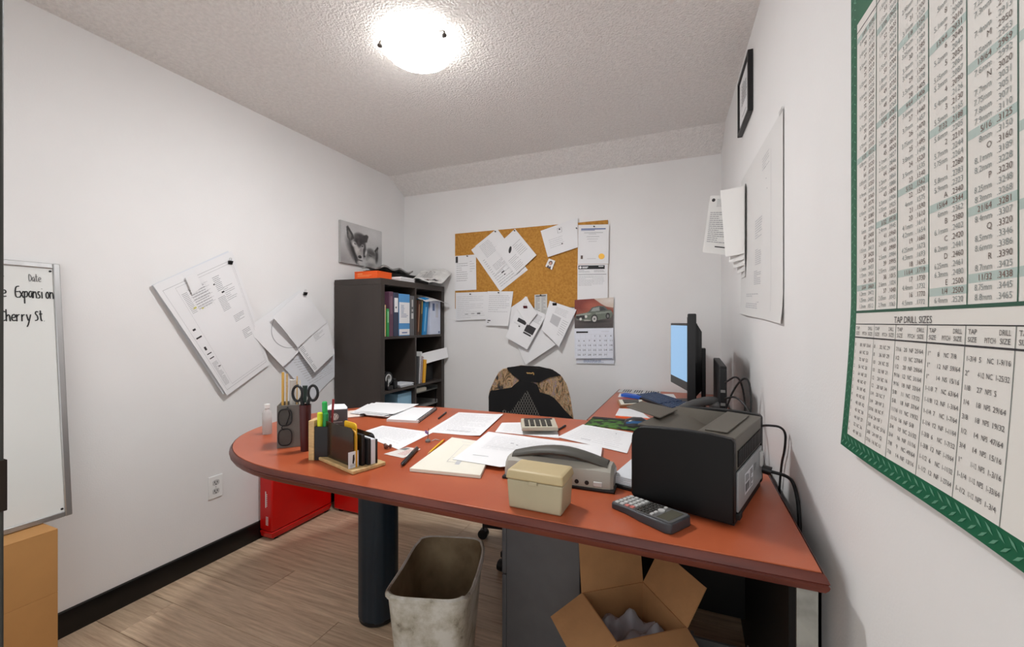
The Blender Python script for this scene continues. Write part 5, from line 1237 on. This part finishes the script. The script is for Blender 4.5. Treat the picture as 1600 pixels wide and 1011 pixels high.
# ================================================================== PRINTER
PRT = Matrix.Translation((-.141,1.131,DZ)) @ Matrix.Rotation(R(-17),4,'Z')
prn = thing('laser_printer', 'black laser printer on the right of the desk with its back turned', 'printer', (.05,1.25,DZ))
PD, PWd, PH = .240, .345, .205
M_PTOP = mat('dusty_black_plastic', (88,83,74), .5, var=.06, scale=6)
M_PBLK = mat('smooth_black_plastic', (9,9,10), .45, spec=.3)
def side_prof(n=6):
    r = .045; r = .036
    pts = [(0.006,.012),(.0,.02),(0,.155)]
    pts += [(r-r*math.cos(a), .158+.038*math.sin(a)) for a in [math.pi/2*i/n for i in range(1,n+1)]]
    pts += [(.07,.199),(.13,.202),(.19,.202),(PD-.006,.198),(PD,.192),(PD,.014),(PD-.004,.008)]
    return pts
sp_ = side_prof()
for y0, y1 in ((0,.022),(PWd-.022,PWd)):
    mb = MB(PRT); mb.hexa([(p[0],y1,p[1]) for p in sp_],[(p[0],y0,p[1]) for p in sp_]); mb.build('side_panel', M_PBLK, prn, bevel=.003)
ip = [(.010,.010),(.010,.150),(.040,.188),(.100,.150),(.100,.010)]
mb = MB(PRT); mb.box(.012,PD-.003,.0225,PWd-.0225,.010,.120); mb.build('chassis', M_BLACKM, prn)
# top: sloping output tray dished between two ridges and rear hood
mb = MB(PRT)
dz = lambda v: -.045*math.sin(math.pi*v)**.7
mb.grid(lambda u,v,h: Vector((.008+.142*u, .0225+(PWd-.045)*v, .195 - .062*u*min(1,max(0,min(v,1-v)-.02)/.05) + h)), 14, 24, .004)
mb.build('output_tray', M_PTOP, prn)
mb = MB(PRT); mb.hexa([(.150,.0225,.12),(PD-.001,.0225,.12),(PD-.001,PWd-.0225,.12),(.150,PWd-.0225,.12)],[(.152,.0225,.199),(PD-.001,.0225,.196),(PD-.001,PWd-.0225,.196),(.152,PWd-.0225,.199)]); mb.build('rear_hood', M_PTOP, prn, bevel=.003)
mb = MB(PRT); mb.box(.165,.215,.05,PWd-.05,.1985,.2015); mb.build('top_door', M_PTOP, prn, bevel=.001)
mb = MB(PRT); mb.box(-.001,.012,.0225,PWd-.0225,.008,.178); mb.build('front_panel', M_PBLK, prn, bevel=.003)
for k in range(26):
    y = .040+k*.0104; mb = MB(PRT); mb.box(PD-.0012,PD+.0016,y,y+.006,.128,.165); mb.build('vent_slat', M_PBLK, prn, smooth=False)
mb = MB(PRT); mb.box(PD-.002,PD+.003,.030,PWd-.035,.028,.118); bp_ = mb.build('metal_back_plate', mat('zinc_plate',(168,172,174),.45,.3,var=.03), prn, bevel=.001)
fnb = lambda u,v,h: PRT @ Vector((PD+.0033+h, .030+(PWd-.065)*u, .118-.09*v))
bars = []; x = .24
for k in range(16):
    w0 = .003+.006*rng.random(); bars.append((x,x+w0,.50,.72)); x += w0+.004
print_mesh(fnb, [(M_PAPER2, [(.22,.56,.22,.78)])], bp_, 'rating_label', h=.0003)
print_mesh(fnb, [(M_INK, LB(.24,.40,.26,.46,5,thick=.5,words=4)+LB(.42,.54,.26,.75,9,thick=.5,words=3)+bars+LB(.60,.70,.25,.45,4,thick=.3,words=3))], bp_, 'label_print', h=.0007)
mb = MB(PRT); mb.box(PD+.003,PD+.010,.272,.296,.07,.108); mb.build('release_lever', M_LGREY, bp_, bevel=.002)
mb = MB(PRT); mb.box(.01,PD-.004,.02,PWd-.02,.0,.012); mb.build('foot_plate', M_BLACKM, prn)
mb = MB(PRT); mb.box(PD-.02,PD+.006,.03,.055,.010,.024); mb.build('rear_catch', M_BLACKM, prn, bevel=.002)
# output support flap, tilted up over the front edge
mb = MB(PRT); mb.hexa([(.030,.120,.194),(.030,.262,.194),(-.078,.250,.208),(-.078,.140,.208)],[(.030,.120,.198),(.030,.262,.198),(-.078,.250,.212),(-.078,.140,.212)]); mb.build('output_flap', mat('dusty_taupe_plastic',(84,78,68),.55), prn, bevel=.002)
# printer cables
pl = thing('power_cord', 'black printer power cord dropping behind the right end of the desk', 'cord', (.22,1.33,DZ))
p0 = PRT @ Vector((PD+.002,.318,.052))
mb = MB(); mb.cyl(p0, p0+Vector((.022,-.004,-.004)), .012, n=14); mb.build('plug', M_BLACK, pl)
wx = lambda y: xr(y)-.0075
mb = MB(); mb.tube(smooth3([p0+Vector((.018,-.004,-.004)), (wx(1.37)-.004,1.345,DZ+.045), (wx(1.31),1.31,DZ+.03), (wx(1.27),1.27,DZ-.02), (wx(1.26),1.26,DZ-.3), (wx(1.26)-.003,1.26,.02)],3), .0045, 8); mb.build('cable', M_BLACK, pl)
mb = MB(); p1 = PRT @ Vector((PD-.01,.335,.160)); mb.tube(smooth3([p1, p1+Vector((.012,-.01,.012)), (wx(1.42),1.40,.925), (wx(1.42),1.41,.86), (wx(1.46),1.46,.80), (wx(1.5),1.5,.62)],3), .0032, 8)
tag(mb.build('data_cable', M_BLACK), 'thin black cable looping from the printer top corner down the wall', 'cable')
# ================================================================== RETURN DESK
# mouse mat and mouse
mm_ = thing('mouse_mat', 'green camouflage mouse mat left of the printer', 'mouse mat', (-.3,1.95,DZ))
mpoly = [(-.435,1.875),(-.165,1.845),(-.145,2.045),(-.430,2.045)]
mb = MB(); mb.prism(mpoly, DZ+.0003, DZ+.0045); mb.build('mat', mat('leafy_green_print',(72,116,42),.7,scale=26,col2=(26,34,22),lo=.46,hi=.56,detail=5), mm_, smooth=False)
mb = MB(); mb.prism([(-.432,2.008),(-.149,2.008),(-.145,2.045),(-.430,2.045)], DZ+.0046, DZ+.0056); mb.build('black_border', M_BLACKM, mm_, smooth=False)
ms = thing('computer_mouse', 'black computer mouse with a blue stripe on the green mat', 'mouse', (-.215,1.95,DZ))
MT = Matrix.Translation((-.218,1.945,DZ+.005)) @ Matrix.Rotation(R(8),4,'Z')
prof = [(-.055,.010,.018),(-.045,.026,.028),(-.015,.036,.031),(.02,.036,.030),(.045,.024,.026),(.055,.010,.016)]
def mloop(x, h, w): return [(x, -w*math.cos(math.pi*i/10), h*math.sin(math.pi*i/10)**.8 if 0 < i < 10 else 0) for i in range(11)]
mb = MB(MT); mb.loops([mloop(*q) for q in prof]); mb.build('shell', mat('grey_black_shell',(56,56,60),.3), ms, angle=60)
mb = MB(MT); mb.loops([[(x*1.01, -(w+.0008)*math.cos(math.pi*i/10), (h+.0008)*math.sin(math.pi*i/10)**.8) for i in (1,2)] for x, h, w in prof[1:]], False, False, closed=False); mb.build('stripe', mat('blue_stripe',(44,92,140),.35), ms)
# small flat things
o, _ = dpaper('envelope', 'white envelope lying behind the mouse', 'envelope', [(-0.347, 2.293),(-0.255, 2.312),(-0.177, 2.114),(-0.338, 2.114)], .0035, th=.001, n=2)
mb = MB(); q = [(-0.349, 2.273),(-0.254, 2.298),(-0.158, 2.065),(-0.335, 2.095)]; mb.prism(q, DZ+.0003, DZ+.0032); tag(mb.build('orange_folder', M_ORANGE, smooth=False), 'orange folder peeking out under the white envelope', 'folder')
ph_ = thing('small_box', 'flat cream box behind the white envelope on the return desk', 'box', (-.3,2.4,DZ))
q = [(-0.388, 2.495),(-0.253, 2.552),(-0.236, 2.434),(-0.350, 2.342)]
mb = MB(); mb.prism(q, DZ, DZ+.012); mb.build('tray', mat('brown_cream_card',(170,132,100),.6), ph_, bevel=.001)
qc = Vector((sum(p[0] for p in q)/4, sum(p[1] for p in q)/4)); q2 = [tuple(qc+(Vector(p)-qc)*.9) for p in q]
mb = MB(); mb.prism(q2, DZ+.0121, DZ+.015); mb.build('top', M_CREAM, ph_, smooth=False)
q3 = [tuple(qc+(Vector(p)-qc)*.62) for p in q]; mb = MB(); mb.prism(q3, DZ+.0151, DZ+.0195); tag(mb.build('mobile_phone', M_DGREY, bevel=.001), 'dark mobile phone lying on the flat cream box', 'phone')
mb = MB(); mb.prism([(-.395,2.68),(-.27,2.62),(-.25,2.67),(-.375,2.73)], DZ+.0014, DZ+.018); tag(mb.build('blue_box', M_BLUE, bevel=.0006), 'bright blue flat box on the return desk', 'box')
dpaper('loose_papers', 'loose white papers behind the blue box on the return desk', 'paper', [(-.42,2.80),(-.10,2.90),(-.08,2.76),(-.41,2.66)], .0004, th=.0008)
o, fn = dpaper('striped_chart', 'printed chart with dark columns at the far end of the return desk', 'paper', [(-.44,2.975),(-.18,2.975),(-.18,2.84),(-.44,2.83)], .0016, mat('pale_grey_paper',(206,206,204),.7), n=4)
print_mesh(fn, [(M_INKB, [(.05+.055*k,.05+.055*k+.028,.12,.85) for k in range(17) if k % 5]), (M_PAPER, [(.05,.95,.3+.2*k,.33+.2*k) for k in range(3)])], o, h=.0004)
# keyboard
KT = Matrix.Translation((-.322,2.690,DZ)) @ Matrix.Rotation(math.atan2(-.356,.226),4,'Z')
kb = thing('keyboard', 'black computer keyboard with blue-grey keys in front of the monitors', 'keyboard', (-.15,2.55,DZ))
mb = MB(KT); mb.hexa([(0,0,0),(.425,0,0),(.425,.150,0),(0,.150,0)],[(0.002,.002,.014),(.423,.002,.014),(.423,.148,.026),(.002,.148,.026)]); mb.build('case', M_BLACK, kb, bevel=.003)
kme = None
M_KEY = mat('blue_grey_keys',(62,78,106),.45)
for j in range(6):
    for i in range(21):
        if i in (15,) or (j == 5 and i in (1,)): continue
        y = .012+j*.0225; x = .010+i*.0193; z = .0142+y*.081
        if kme is None:
            mb = MB(); mb.loops([[(a,a,0),(.0165-a,a,0),(.0165-a,.019-a,0),(a,.019-a,0)] if k == 0 else [(.0025,.0025,.006),(.014,.0025,.006),(.014,.0165,.006),(.0025,.0165,.006)] for k, a in ((0,0),(1,0))])
            ok = mb.build('key', M_KEY, None, smooth=False, origin=(0,0,0)); kme = ok.data
        else:
            ok = bpy.data.objects.new('key', kme); C.objects.link(ok)
        ok.parent = kb; ok.matrix_local = Matrix.Translation(-ORG[kb.name]) @ KT @ Matrix.Translation((x,y,z)) @ Matrix.Rotation(math.atan(.081),4,'X')
# monitors
def monitor(name, label, P, Q, z0, z1, thick, bezel, chin, screen_m, frame_m, stand):
    """P near-left... screen faces the side to the left of the direction P->Q turned +90"""
    P = Vector((P[0],P[1],0)); Q = Vector((Q[0],Q[1],0)); d = (Q-P); L = d.length; d.normalize(); nrm = Vector((d.y,-d.x,0))
    if nrm.x > 0: nrm = -nrm                      # towards the sitter
    T = Matrix(((d.x,-nrm.x,0,P.x),(d.y,-nrm.y,0,P.y),(0,0,1,0),(0,0,0,1)))   # x along, y to the back, z up
    o = thing(name, label, 'monitor', (T @ Vector((L/2,thick/2,DZ)))[:])
    mb = MB(T); mb.box(0,L,0,thick,z0,z1); mb.build('housing', frame_m, o, bevel=.004)
    mb = MB(T); mb.box(bezel,L-bezel,-.0015,.001,z0+chin,z1-bezel); mb.build('screen', screen_m, o, smooth=False)
    h = z1-z0
    mb = MB(T); mb.hexa([(L*.12,thick,z0+h*.08),(L*.88,thick,z0+h*.08),(L*.88,thick,z1-h*.10),(L*.12,thick,z1-h*.10)],[(L*.2,thick+.022,z0+h*.14),(L*.8,thick+.022,z0+h*.14),(L*.8,thick+.022,z1-h*.2),(L*.2,thick+.022,z1-h*.2)]); mb.build('back_bulge', M_BLACKM, o, bevel=.003)
    if stand:
        mb = MB(T); mb.box(L/2-.03,L/2+.03,thick+.022,thick+.04,DZ+.012,z0+h*.6); mb.build('stand_neck', M_BLACK, o, bevel=.003)
        mb = MB(T); mb.box(L/2-.11,L/2+.11,-.02+stand,thick+.075+stand*0,DZ,DZ+.012); mb.build('stand_base', M_BLACK, o, bevel=.004)
    return o, T, L
M_SCREEN = bpy.data.materials.new('lit_blue_screen'); M_SCREEN.use_nodes = True; nt = M_SCREEN.node_tree; b = nt.nodes['Principled BSDF']
b.inputs['Base Color'].default_value = (.02,.02,.02,1); b.inputs['Roughness'].default_value = .2; b.inputs['Emission Color'].default_value = srgb((150,202,248)); b.inputs['Emission Strength'].default_value = .62
monitor('monitor', 'monitor with a lit pale blue screen standing farther back', (.006,2.372), (-.113,2.793), .852, 1.213, .028, .013, .048, M_SCREEN, M_DGREY, .03)
monitor('monitor', 'black monitor seen edge-on in front of the lit one', (-.012,1.92), (-.010,2.325), .872, 1.254, .034, .014, .02, mat('dark_screen',(12,12,14),.15), M_BLACK, .012)
# compact computer case upright behind the monitors
cp = thing('desktop_computer', 'slim black desktop computer standing behind the edge-on monitor', 'computer', (.14,2.1,DZ))
mb = MB(); mb.box(.100,.128,1.82,2.24,DZ,1.05); mb.build('case', M_BLACKM, cp, bevel=.004)
mb = MB(); mb.box(.103,.125,1.813,1.82,DZ+.01,1.04); mb.build('front_grille', M_BLACK, cp, bevel=.002)
for z in (.80,.85,.90,.95):
    mb = MB(); mb.box(.106,.122,1.8105,1.813,z,z+.010); mb.build('port_strip', M_GREY, cp, smooth=False)
# cable tangle
for k, (lab, pts) in enumerate((
    ('black cable rising in a loop behind the computer', [(.12,1.80,.88),(.15,1.78,.98),(.19,1.75,1.03),(.20,1.72,.95),(.19,1.70,.84),(.17,1.72,DZ+.005)]),
    ('black cable arching low from the computer to the wall', [(.12,1.80,.93),(.16,1.76,.95),(.205,1.68,.88),(.21,1.64,DZ+.006)]),
    ('thick black cable hanging against the right wall beside the computer', [(.12,1.80,.99),(.165,1.77,1.03),(.19,1.80,.92),(.18,1.78,.82),(.16,1.76,DZ+.006)]))):
    mb = MB(); mb.tube(smooth3(pts,3), .0035, 7); tag(mb.build('cable', M_BLACK), lab, 'cable')
# telephone
tl = thing('telephone', 'dark grey desk telephone between printer and monitors', 'telephone', (.05,1.76,DZ))
TT = Matrix.Translation((.03,1.75,DZ)) @ Matrix.Rotation(R(-65),4,'Z')
mb = MB(TT); mb.hexa([(-.09,-.10,0),(.09,-.10,0),(.09,.10,0),(-.09,.10,0)],[(-.088,-.098,.03),(.088,-.098,.03),(.088,.098,.105),(-.088,.098,.105)]); mb.build('base', M_DGREY, tl, bevel=.005)
for i in range(3):
    for j in range(4):
        x, y = -.005+i*.027, -.065+j*.026; z = .0305+(y+.098)*.383
        mb = MB(TT); mb.box(x,x+.018,y,y+.014,z,z+.011); mb.build('key', M_LGREY, tl, bevel=.001)
mb = MB(TT); mb.hexa([(-.005,.045,.087),(.075,.045,.087),(.075,.085,.103),(-.005,.085,.103)],[(-.005,.045,.090),(.075,.045,.090),(.075,.085,.106),(-.005,.085,.106)]); mb.build('display', M_GREY, tl, smooth=False)
hpts = smooth3([(-.055,-.105,.055),(-.055,-.095,.085),(-.055,-.04,.125),(-.055,.03,.15),(-.055,.09,.155),(-.055,.11,.130)],2)
mb = MB(TT); mb.tube(hpts, .017, 10); mb.ball((-.055,-.095,.062),.026,.028,.020); mb.ball((-.055,.095,.135),.026,.028,.022); mb.build('handset', mat('grey_handset',(72,72,72),.4), tl, angle=60)

# ================================================================== RIGHT WALL
# framed certificate
fr = thing('framed_certificate', 'small black framed certificate high on the right wall', 'picture', (.21,1.98,2.03))
fy0, fy1, fz0, fz1 = 1.93, 2.20, 2.06, 2.305
RW = lambda y, z, off: Vector((xr(y)-off, y, z))
def rbox(y0,y1,z0,z1,o0,o1): mb = MB(); mb.hexa([RW(y0,z0,o0),RW(y1,z0,o0),RW(y1,z1,o0),RW(y0,z1,o0)],[RW(y0,z0,o1),RW(y1,z0,o1),RW(y1,z1,o1),RW(y0,z1,o1)]); return mb
for a in ((fy0,fy0+.014,fz0,fz1),(fy1-.014,fy1,fz0,fz1),(fy0+.014,fy1-.014,fz0,fz0+.014),(fy0+.014,fy1-.014,fz1-.014,fz1)): rbox(*a,.001,.020).build('frame_rail', M_BLACK, fr, bevel=.002)
rbox(fy0+.012,fy1-.012,fz0+.012,fz1-.012,.002,.012).build('certificate_sheet', M_PAPER, fr, smooth=False)
fnr = sheet_fn([RW(fy1-.015,fz1-.015,.0125),RW(fy0+.015,fz1-.015,.0125),RW(fy0+.015,fz0+.015,.0125),RW(fy1-.015,fz0+.015,.0125)])
print_mesh(fnr, [(M_INK, LB(.25,.75,.15,.6,7,thick=.3,words=5)), (M_INKL, [(.3,.7,.8,.82)])], fr)
# big drawing sheet
o, fn = sheet('plan_sheet', 'large pale plan sheet taped flat on the right wall', 'drawing', on_right([(2.20,1.860),(1.455,1.842),(1.455,1.215),(2.215,1.259)], .004), mat('pale_plan_paper',(222,221,219),.7), curl=lambda u,v: .010*max(0,v-.9)*10*(1+.5*math.sin(7*u))*.5, n=14)
print_mesh(fn, [(M_INKLL, LB(.45,.62,.40,.52,8,thick=.4,words=3)+LB(.45,.6,.58,.68,8,thick=.4,words=3)+LB(.42,.6,.71,.80,8,thick=.5,words=3)+LB(.2,.55,.85,.95,8,thick=.5,words=5)+LB(.62,.78,.08,.16,5,thick=.25,words=3)+[(.80,.803,.1,.95)]), (M_INKL, [(.70,.71,.22,.225),(.72,.73,.28,.285),(.66,.7,.15,.155)])], o)
mb = MB(); mb.box(-.001,0,0,.03,0,.012); 
tp = rbox(1.455,1.493,1.838,1.850,.0052,.0058); tp.build('tape', M_LGREY, o, smooth=False)
# nail with hanging documents
hd = thing('document_bundle', 'clipped bundle of curling documents hanging from a nail on the right wall', 'papers', (.2,2.28,1.42))
nl = RW(2.28,1.83,0)
mb = MB(); mb.cyl(nl+Vector((.002,0,0)), nl+Vector((-.03,0,0)), .0018, n=8); mb.cyl(nl+Vector((-.03,0,0)), nl+Vector((-.032,0,0)), .005, n=10); tag(mb.build('wall_nail', M_BRASS), 'brass nail in the right wall carrying the document bundle', 'nail')
M_DOC = mat('document_paper',(226,225,222),.7)
for k in range(5):
    def fnk(u, v, h, k=k):
        yn = 2.075-.008*k; s = .15*(1-u); bend = R(2+8*k)*(1-.25*v) 
        base = RW(yn, 1.815-.006*k, .008+.002*k)
        return base + Vector((-math.sin(bend)*s + .012*math.sin(math.pi*u)*(k/4), math.cos(bend)*s - .05*v*(1-u), -(.40-.030*k)*v + .03*(1-u)*(1-v))) + Vector((-h,0,0))
    mb = MB(); mb.grid(fnk, 8, 10, .0012); mb.build('sheet', M_DOC, hd)
A0 = Vector((.205,2.33,1.845))
qd = [A0+Vector((-.115,.02,.005)), A0+Vector((.0,0,-.005)), A0+Vector((-.022,-.01,-.305)), A0+Vector((-.150,.015,-.275))]
fnx = sheet_fn(qd); mb = MB(); mb.grid(fnx, 4, 6, .001); fs_ = mb.build('front_sheet', M_DOC, hd)
print_mesh(fnx, [(M_INK, [tuple((.16+.07*math.cos(2*math.pi*i/12), .08+.03*math.sin(2*math.pi*i/12)) for i in range(12)), (.40,.80,.87,.89)]), (M_INKL, LB(.30,.9,.06,.2,6,thick=.3,words=5)+LB(.1,.85,.28,.82,16,thick=.35,words=6))], fs_)
binder_clip(hd, A0+Vector((-.012,-.012,.0)), (-.3,-1,0), (0,0,1), M_BLACK, .024)
mb = MB(); nl2 = RW(1.695,2.33,0)
mb.cyl(RW(1.52,2.385-.02,0), RW(1.52,2.385-.02,.02), .003, n=8); mb.cyl(RW(1.52,2.365,.02), RW(1.52,2.365,.024), .006, n=10); tag(mb.build('wall_hook', M_GREY), 'small metal hook at the top of the right wall', 'hook')

# ---------------------------------------------------------------- drill chart
ct = thing('drill_chart', 'large green bordered drill size chart on the right wall', 'poster', (.29,.64,1.0))
CY0, CY1, CZ0, CZ1 = .884, .300, 1.013, 1.775       # left and right edges (y falls to the right), bottom, top
CK = 1.085                                          # print units to metres
def chart(y, z, h=0.0):
    lift = .005 + .016*max(0,(1.26-z)/.25)**1.4 + .0025*math.sin((CY0-y)*16)*max(0,(1.7-z))
    return RW(y*CK, CAM_H+(z-CAM_H)*CK, lift+h)
NU, NV = 24, 40
mb = MB(); mb.grid(lambda u,v,h: chart(CY0+(CY1-CY0)*u, CZ1+(CZ0-CZ1)*v, h), NU, NV, .0012); mb.build('sheet', mat('green_border_print',(22,96,66),.45,var=.05,scale=14), ct)
def crect(mb, ya, yb, za, zb, h):
    k = max(1,int(abs(ya-yb)/.03)); q = max(1,int(abs(za-zb)/.03))
    for i in range(k):
        for j in range(q):
            a, b2 = ya+(yb-ya)*i/k, ya+(yb-ya)*(i+1)/k; c, d = za+(zb-za)*j/q, za+(zb-za)*(j+1)/q
            mb.quad(chart(a,c,h), chart(b2,c,h), chart(b2,d,h), chart(a,d,h))
WY0, WY1, WZ0, WZ1 = .858, .326, 1.037, 1.703
mb = MB(); crect(mb, WY0, WY1, WZ0, WZ1, .0004); mb.build('white_field', mat('chart_white',(226,223,217),.45), ct, smooth=False)
# tread plate pattern in the border
mb = MB()
def lozenge(y, z, a, l=.0075, w=.0016):
    ca, sa = math.cos(a), math.sin(a); mb.quad(*[chart(y+(-p*ca+q*sa), z+(p*sa+q*ca), .0006) for p, q in ((-l,0),(0,-w),(l,0),(0,w))])
for k in range(38):
    y = CY0-.010-k*.0152
    lozenge(y, CZ0+.008, R(35)); lozenge(y-.0076, CZ0+.017, R(-35))
    lozenge(y, CZ1-.012, R(35)); lozenge(y-.0076, CZ1-.03, R(-35))
for k in range(48):
    z = CZ0+.03+k*.0155; lozenge(CY0-.008, z, R(35), .005,.001); lozenge(CY0-.018, z+.0078, R(-35), .005,.001); lozenge(CY1+.012, z, R(35), .005,.001)
tp_ = mb.build('tread_pattern', mat('pale_green_print',(96,150,124),.45), ct, smooth=False); tp_['kind'] = 'stuff'
# rules
COLY = [.858,.789,.727,.656,.588,.519,.452,.386,.326]
MIDZ = 1.236; M_RULE = mat('dark_green_rule',(40,84,66),.5)
mb = MB()
for y in COLY[1:-1]: crect(mb, y+.0008, y-.0008, MIDZ, WZ1, .0008)
crect(mb, WY0, WY1, MIDZ-.002, MIDZ+.002, .0009); mb.build('table_rules', M_RULE, ct, smooth=False)['kind'] = 'stuff'
mb = MB(); M_RULEG = mat('grey_rule',(120,126,122),.5)
for y in COLY[1:-1]: crect(mb, y+.0005, y-.0005, WZ0, 1.2165, .0008)
mb.build('table_rules', M_RULEG, ct, smooth=False)['kind'] = 'stuff'
mb = MB(); crect(mb, WY0, WY1, 1.2160, 1.2172, .0009); crect(mb, WY0, WY1, 1.1945, 1.1965, .0009); crect(mb, WY0, WY1, WZ1-.016, WZ1-.0148, .0009); mb.build('table_rules', M_INK, ct, smooth=False)['kind'] = 'stuff'
# drill sizes
NUMD = '0.0135 .0145 .0160 .0180 .0200 .0210 .0225 .0240 .0250 .0260 .0280 .0292 .0310 .0320 .0330 .0350 .0360 .0370 .0380 .0390 .0400 .0410 .0420 .0430 .0465 .0520 .0550 .0595 .0635 .0670 .0700 .0730 .0760 .0785 .0810 .0820 .0860 .0890 .0935 .0960 .0980 .0995 .1015 .1040 .1065 .1100 .1110 .1130 .1160 .1200 .1285 .1360 .1405 .1440 .1470 .1495 .1520 .1540 .1570 .1590 .1610 .1660 .1695 .1730 .1770 .1800 .1820 .1850 .1890 .1910 .1935 .1960 .1990 .2010 .2040 .2055 .2090 .2130 .2210 .2280'.split()
LETD = [.234,.238,.242,.246,.250,.257,.261,.266,.272,.277,.281,.290,.295,.302,.316,.323,.332,.339,.348,.358,.368,.377,.386,.397,.404,.413]
ent = [(float(v), str(80-i), 0) for i, v in enumerate(NUMD)] + [(v, chr(65+i), 0) for i, v in enumerate(LETD)]
def frac(n, d):
    g = math.gcd(n, d); return '%d/%d' % (n//g, d//g)
ent += [(k/64, frac(k,64), 2) for k in range(1,36)]
mmv = [i*.05 for i in range(7,61)] + [3+.1*i for i in range(1,110)] + [3.25,3.75,4.25,4.75,5.25,5.75,6.25,6.75,7.25,7.75,8.25,8.75,9.25,9.75]
ent += [(m_/25.4, ('%.2f' % m_).rstrip('0').rstrip('.')+'mm', 1) for m_ in mmv]
ent.sort(key=lambda e: (round(e[0],4), e[2]))
bounds = [0, .0513, .1064, .1773, .2521, .3466, .4330, .5, .56]
rowz = .0098
mb_hi = MB(); T_DARK, T_MM, T_FR = MB(), MB(), MB()
for c in range(8):
    rows = [e for e in ent if bounds[c] < e[0] <= bounds[c+1]]
    ya, yb = COLY[c], COLY[c+1]; wdt = ya-yb
    rows = rows[-45:]; top = WZ1-.022; rz = min(rowz, (top-MIDZ-.006)/max(1,len(rows)))
    for i, (v, nm, kind) in enumerate(reversed(rows)):
        z = MIDZ+.0055+i*rz
        if kind == 2: crect(mb_hi, ya-.0012, yb+.0012, z-.0016, z+rz-.0020, .0006)
        tgt = (T_DARK, T_MM, T_FR)[kind]
        fnt = lambda px_, py_, y0=ya-wdt*.52, z0=z: chart(y0-px_, z0+py_, .0010)
        put_text(tgt, nm, fnt, width=wdt*.36, size=.0090, align='r')
        fnt2 = lambda px_, py_, y0=ya-wdt*.62, z0=z: chart(y0-px_, z0+py_, .0010)
        put_text(tgt if kind else T_DARK, ('%.4f' % v)[1:], fnt2, width=wdt*.32, size=.0090)
mb_hi.build('fraction_bars', mat('pale_teal_print',(178,194,188),.5), ct, smooth=False)['kind'] = 'stuff'
T_DARK.build('size_figures', mat('chart_dark_ink',(104,92,86),.6), ct, smooth=False)['kind'] = 'stuff'
T_MM.build('metric_figures', mat('chart_grey_ink',(142,148,146),.6), ct, smooth=False)['kind'] = 'stuff'
T_FR.build('fraction_figures', mat('chart_brown_ink',(128,100,92),.6), ct, smooth=False)['kind'] = 'stuff'
# tap drill table
TAP = ['0 80 NF 3/64|1 64 NC 53|1 72 NF 53|2 56 NC 50|2 64 NF 50|3 48 NC 47|3 56 NF 45|4 40 NC 43|4 48 NF 42|5 40 NC 38|5 44 NF 37|6 32 NC 36|6 40 NF 33',
 '8 32 NC 29|8 36 NF 29|10 24 NC 25|10 32 NF 21|12 24 NC 16|12 28 NF 14|1/4 20 NC 7|1/4 28 NF 3|5/16 18 NC F|5/16 24 NF I|3/8 16 NC 5/16|3/8 24 NF Q|7/16 14 NC U',
 '7/16 20 NF 25/64|1/2 13 NC 27/64|1/2 20 NF 29/64|9/16 12 NC 31/64|9/16 18 NF 33/64|5/8 11 NC 17/32|5/8 18 NF 37/64|11/16 11 NC 19/32|11/16 16 NF 5/8|3/4 10 NC 21/32|3/4 16 NF 11/16|7/8 9 NC 49/64|7/8 14 NF 13/16',
 '1" 8 NC 7/8|1" 12 NF 59/64|1" 14 NS 15/16|1-1/8 7 NC 63/64|1-1/8 12 NF 1-3/64|1-1/4 7 NC 1-7/64|1-1/4 12 NF 1-11/64|1-3/8 6 NC 1-7/32|1-3/8 12 NF 1-19/64|1-1/2 6 NC 1-11/32|1-1/2 12 NF 1-27/64',
 '1-3/4 5 NC 1-9/16|2" 4-1/2 NC 1-25/32|1/8 27 NPS S|1/4 18 NPS 29/64|3/8 18 NPS 19/32|1/2 14 NPS 47/64|3/4 14 NPS 15/16|1" 11-1/2 NPS 1-3/16|1-1/4 11-1/2 NPS 1-33/64|1-1/2 11-1/2 NPS 1-3/4']
mb = MB()
put_text(mb, 'TAP DRILL SIZES', lambda a, c: chart(.690-a, 1.2185+c, .0010), size=.0125, align='c', width=.085)
for c in range(8):
    ya, yb = COLY[c], COLY[c+1]; wdt = ya-yb
    for tx, fx, zz in (('TAP',.06,1.2075),('SIZE',.06,1.1995),('PITCH',.42,1.1995),('DRILL',.70,1.2075),('SIZE',.72,1.1995)):
        put_text(mb, tx, lambda a, q, y0=ya-wdt*fx, z0=zz: chart(y0-a, z0+q, .0010), size=.0075, width=wdt*.22)
    if c < len(TAP):
        rows = TAP[c].split('|'); step = .148/len(rows)
        for i, rr_ in enumerate(rows):
            z = 1.186-(i+.4)*step
            for tx, fx, wd in zip(rr_.split(' '), (.05,.33,.50,.68), (.22,.13,.13,.27)):
                put_text(mb, tx, lambda a, q, y0=ya-wdt*fx, z0=z: chart(y0-a, z0+q, .0010), size=.0076, width=wdt*wd)
mb.build('tap_figures', mat('chart_black_ink',(84,80,80),.6), ct, smooth=False)['kind'] = 'stuff'

# ---------------------------------------------------------------- groups of like things
for ob_ in list(C.objects):
    if ob_.parent is None and 'category' in ob_:
        base = ob_.name.split('.')[0]
        for keys, grp in ((('highlighter',), 'highlighters in the pen box'), (('cable',), 'cables behind the computer'), (('spiral_notebook',), 'spiral notebooks in the bookcase'),
                (('maroon_binder','navy_binder','blue_white_binder','grey_binder','blue_binder','white_binder'), 'binders on the top shelf'), (('green_book','brown_book','olive_book','yellow_book'), 'books in the bookcase'),
                (('monitor',), 'monitors on the return desk'), (('red_case',), 'red cases by the left wall'), (('bamboo_stick','wooden_dowel'), 'sticks in the grey cup'), (('typed_page','blank_page','drawing_page','large_plan'), 'pages on the desk'), (('newspaper',), 'newspapers on the bookcase')):
            if base in keys: ob_['group'] = grp
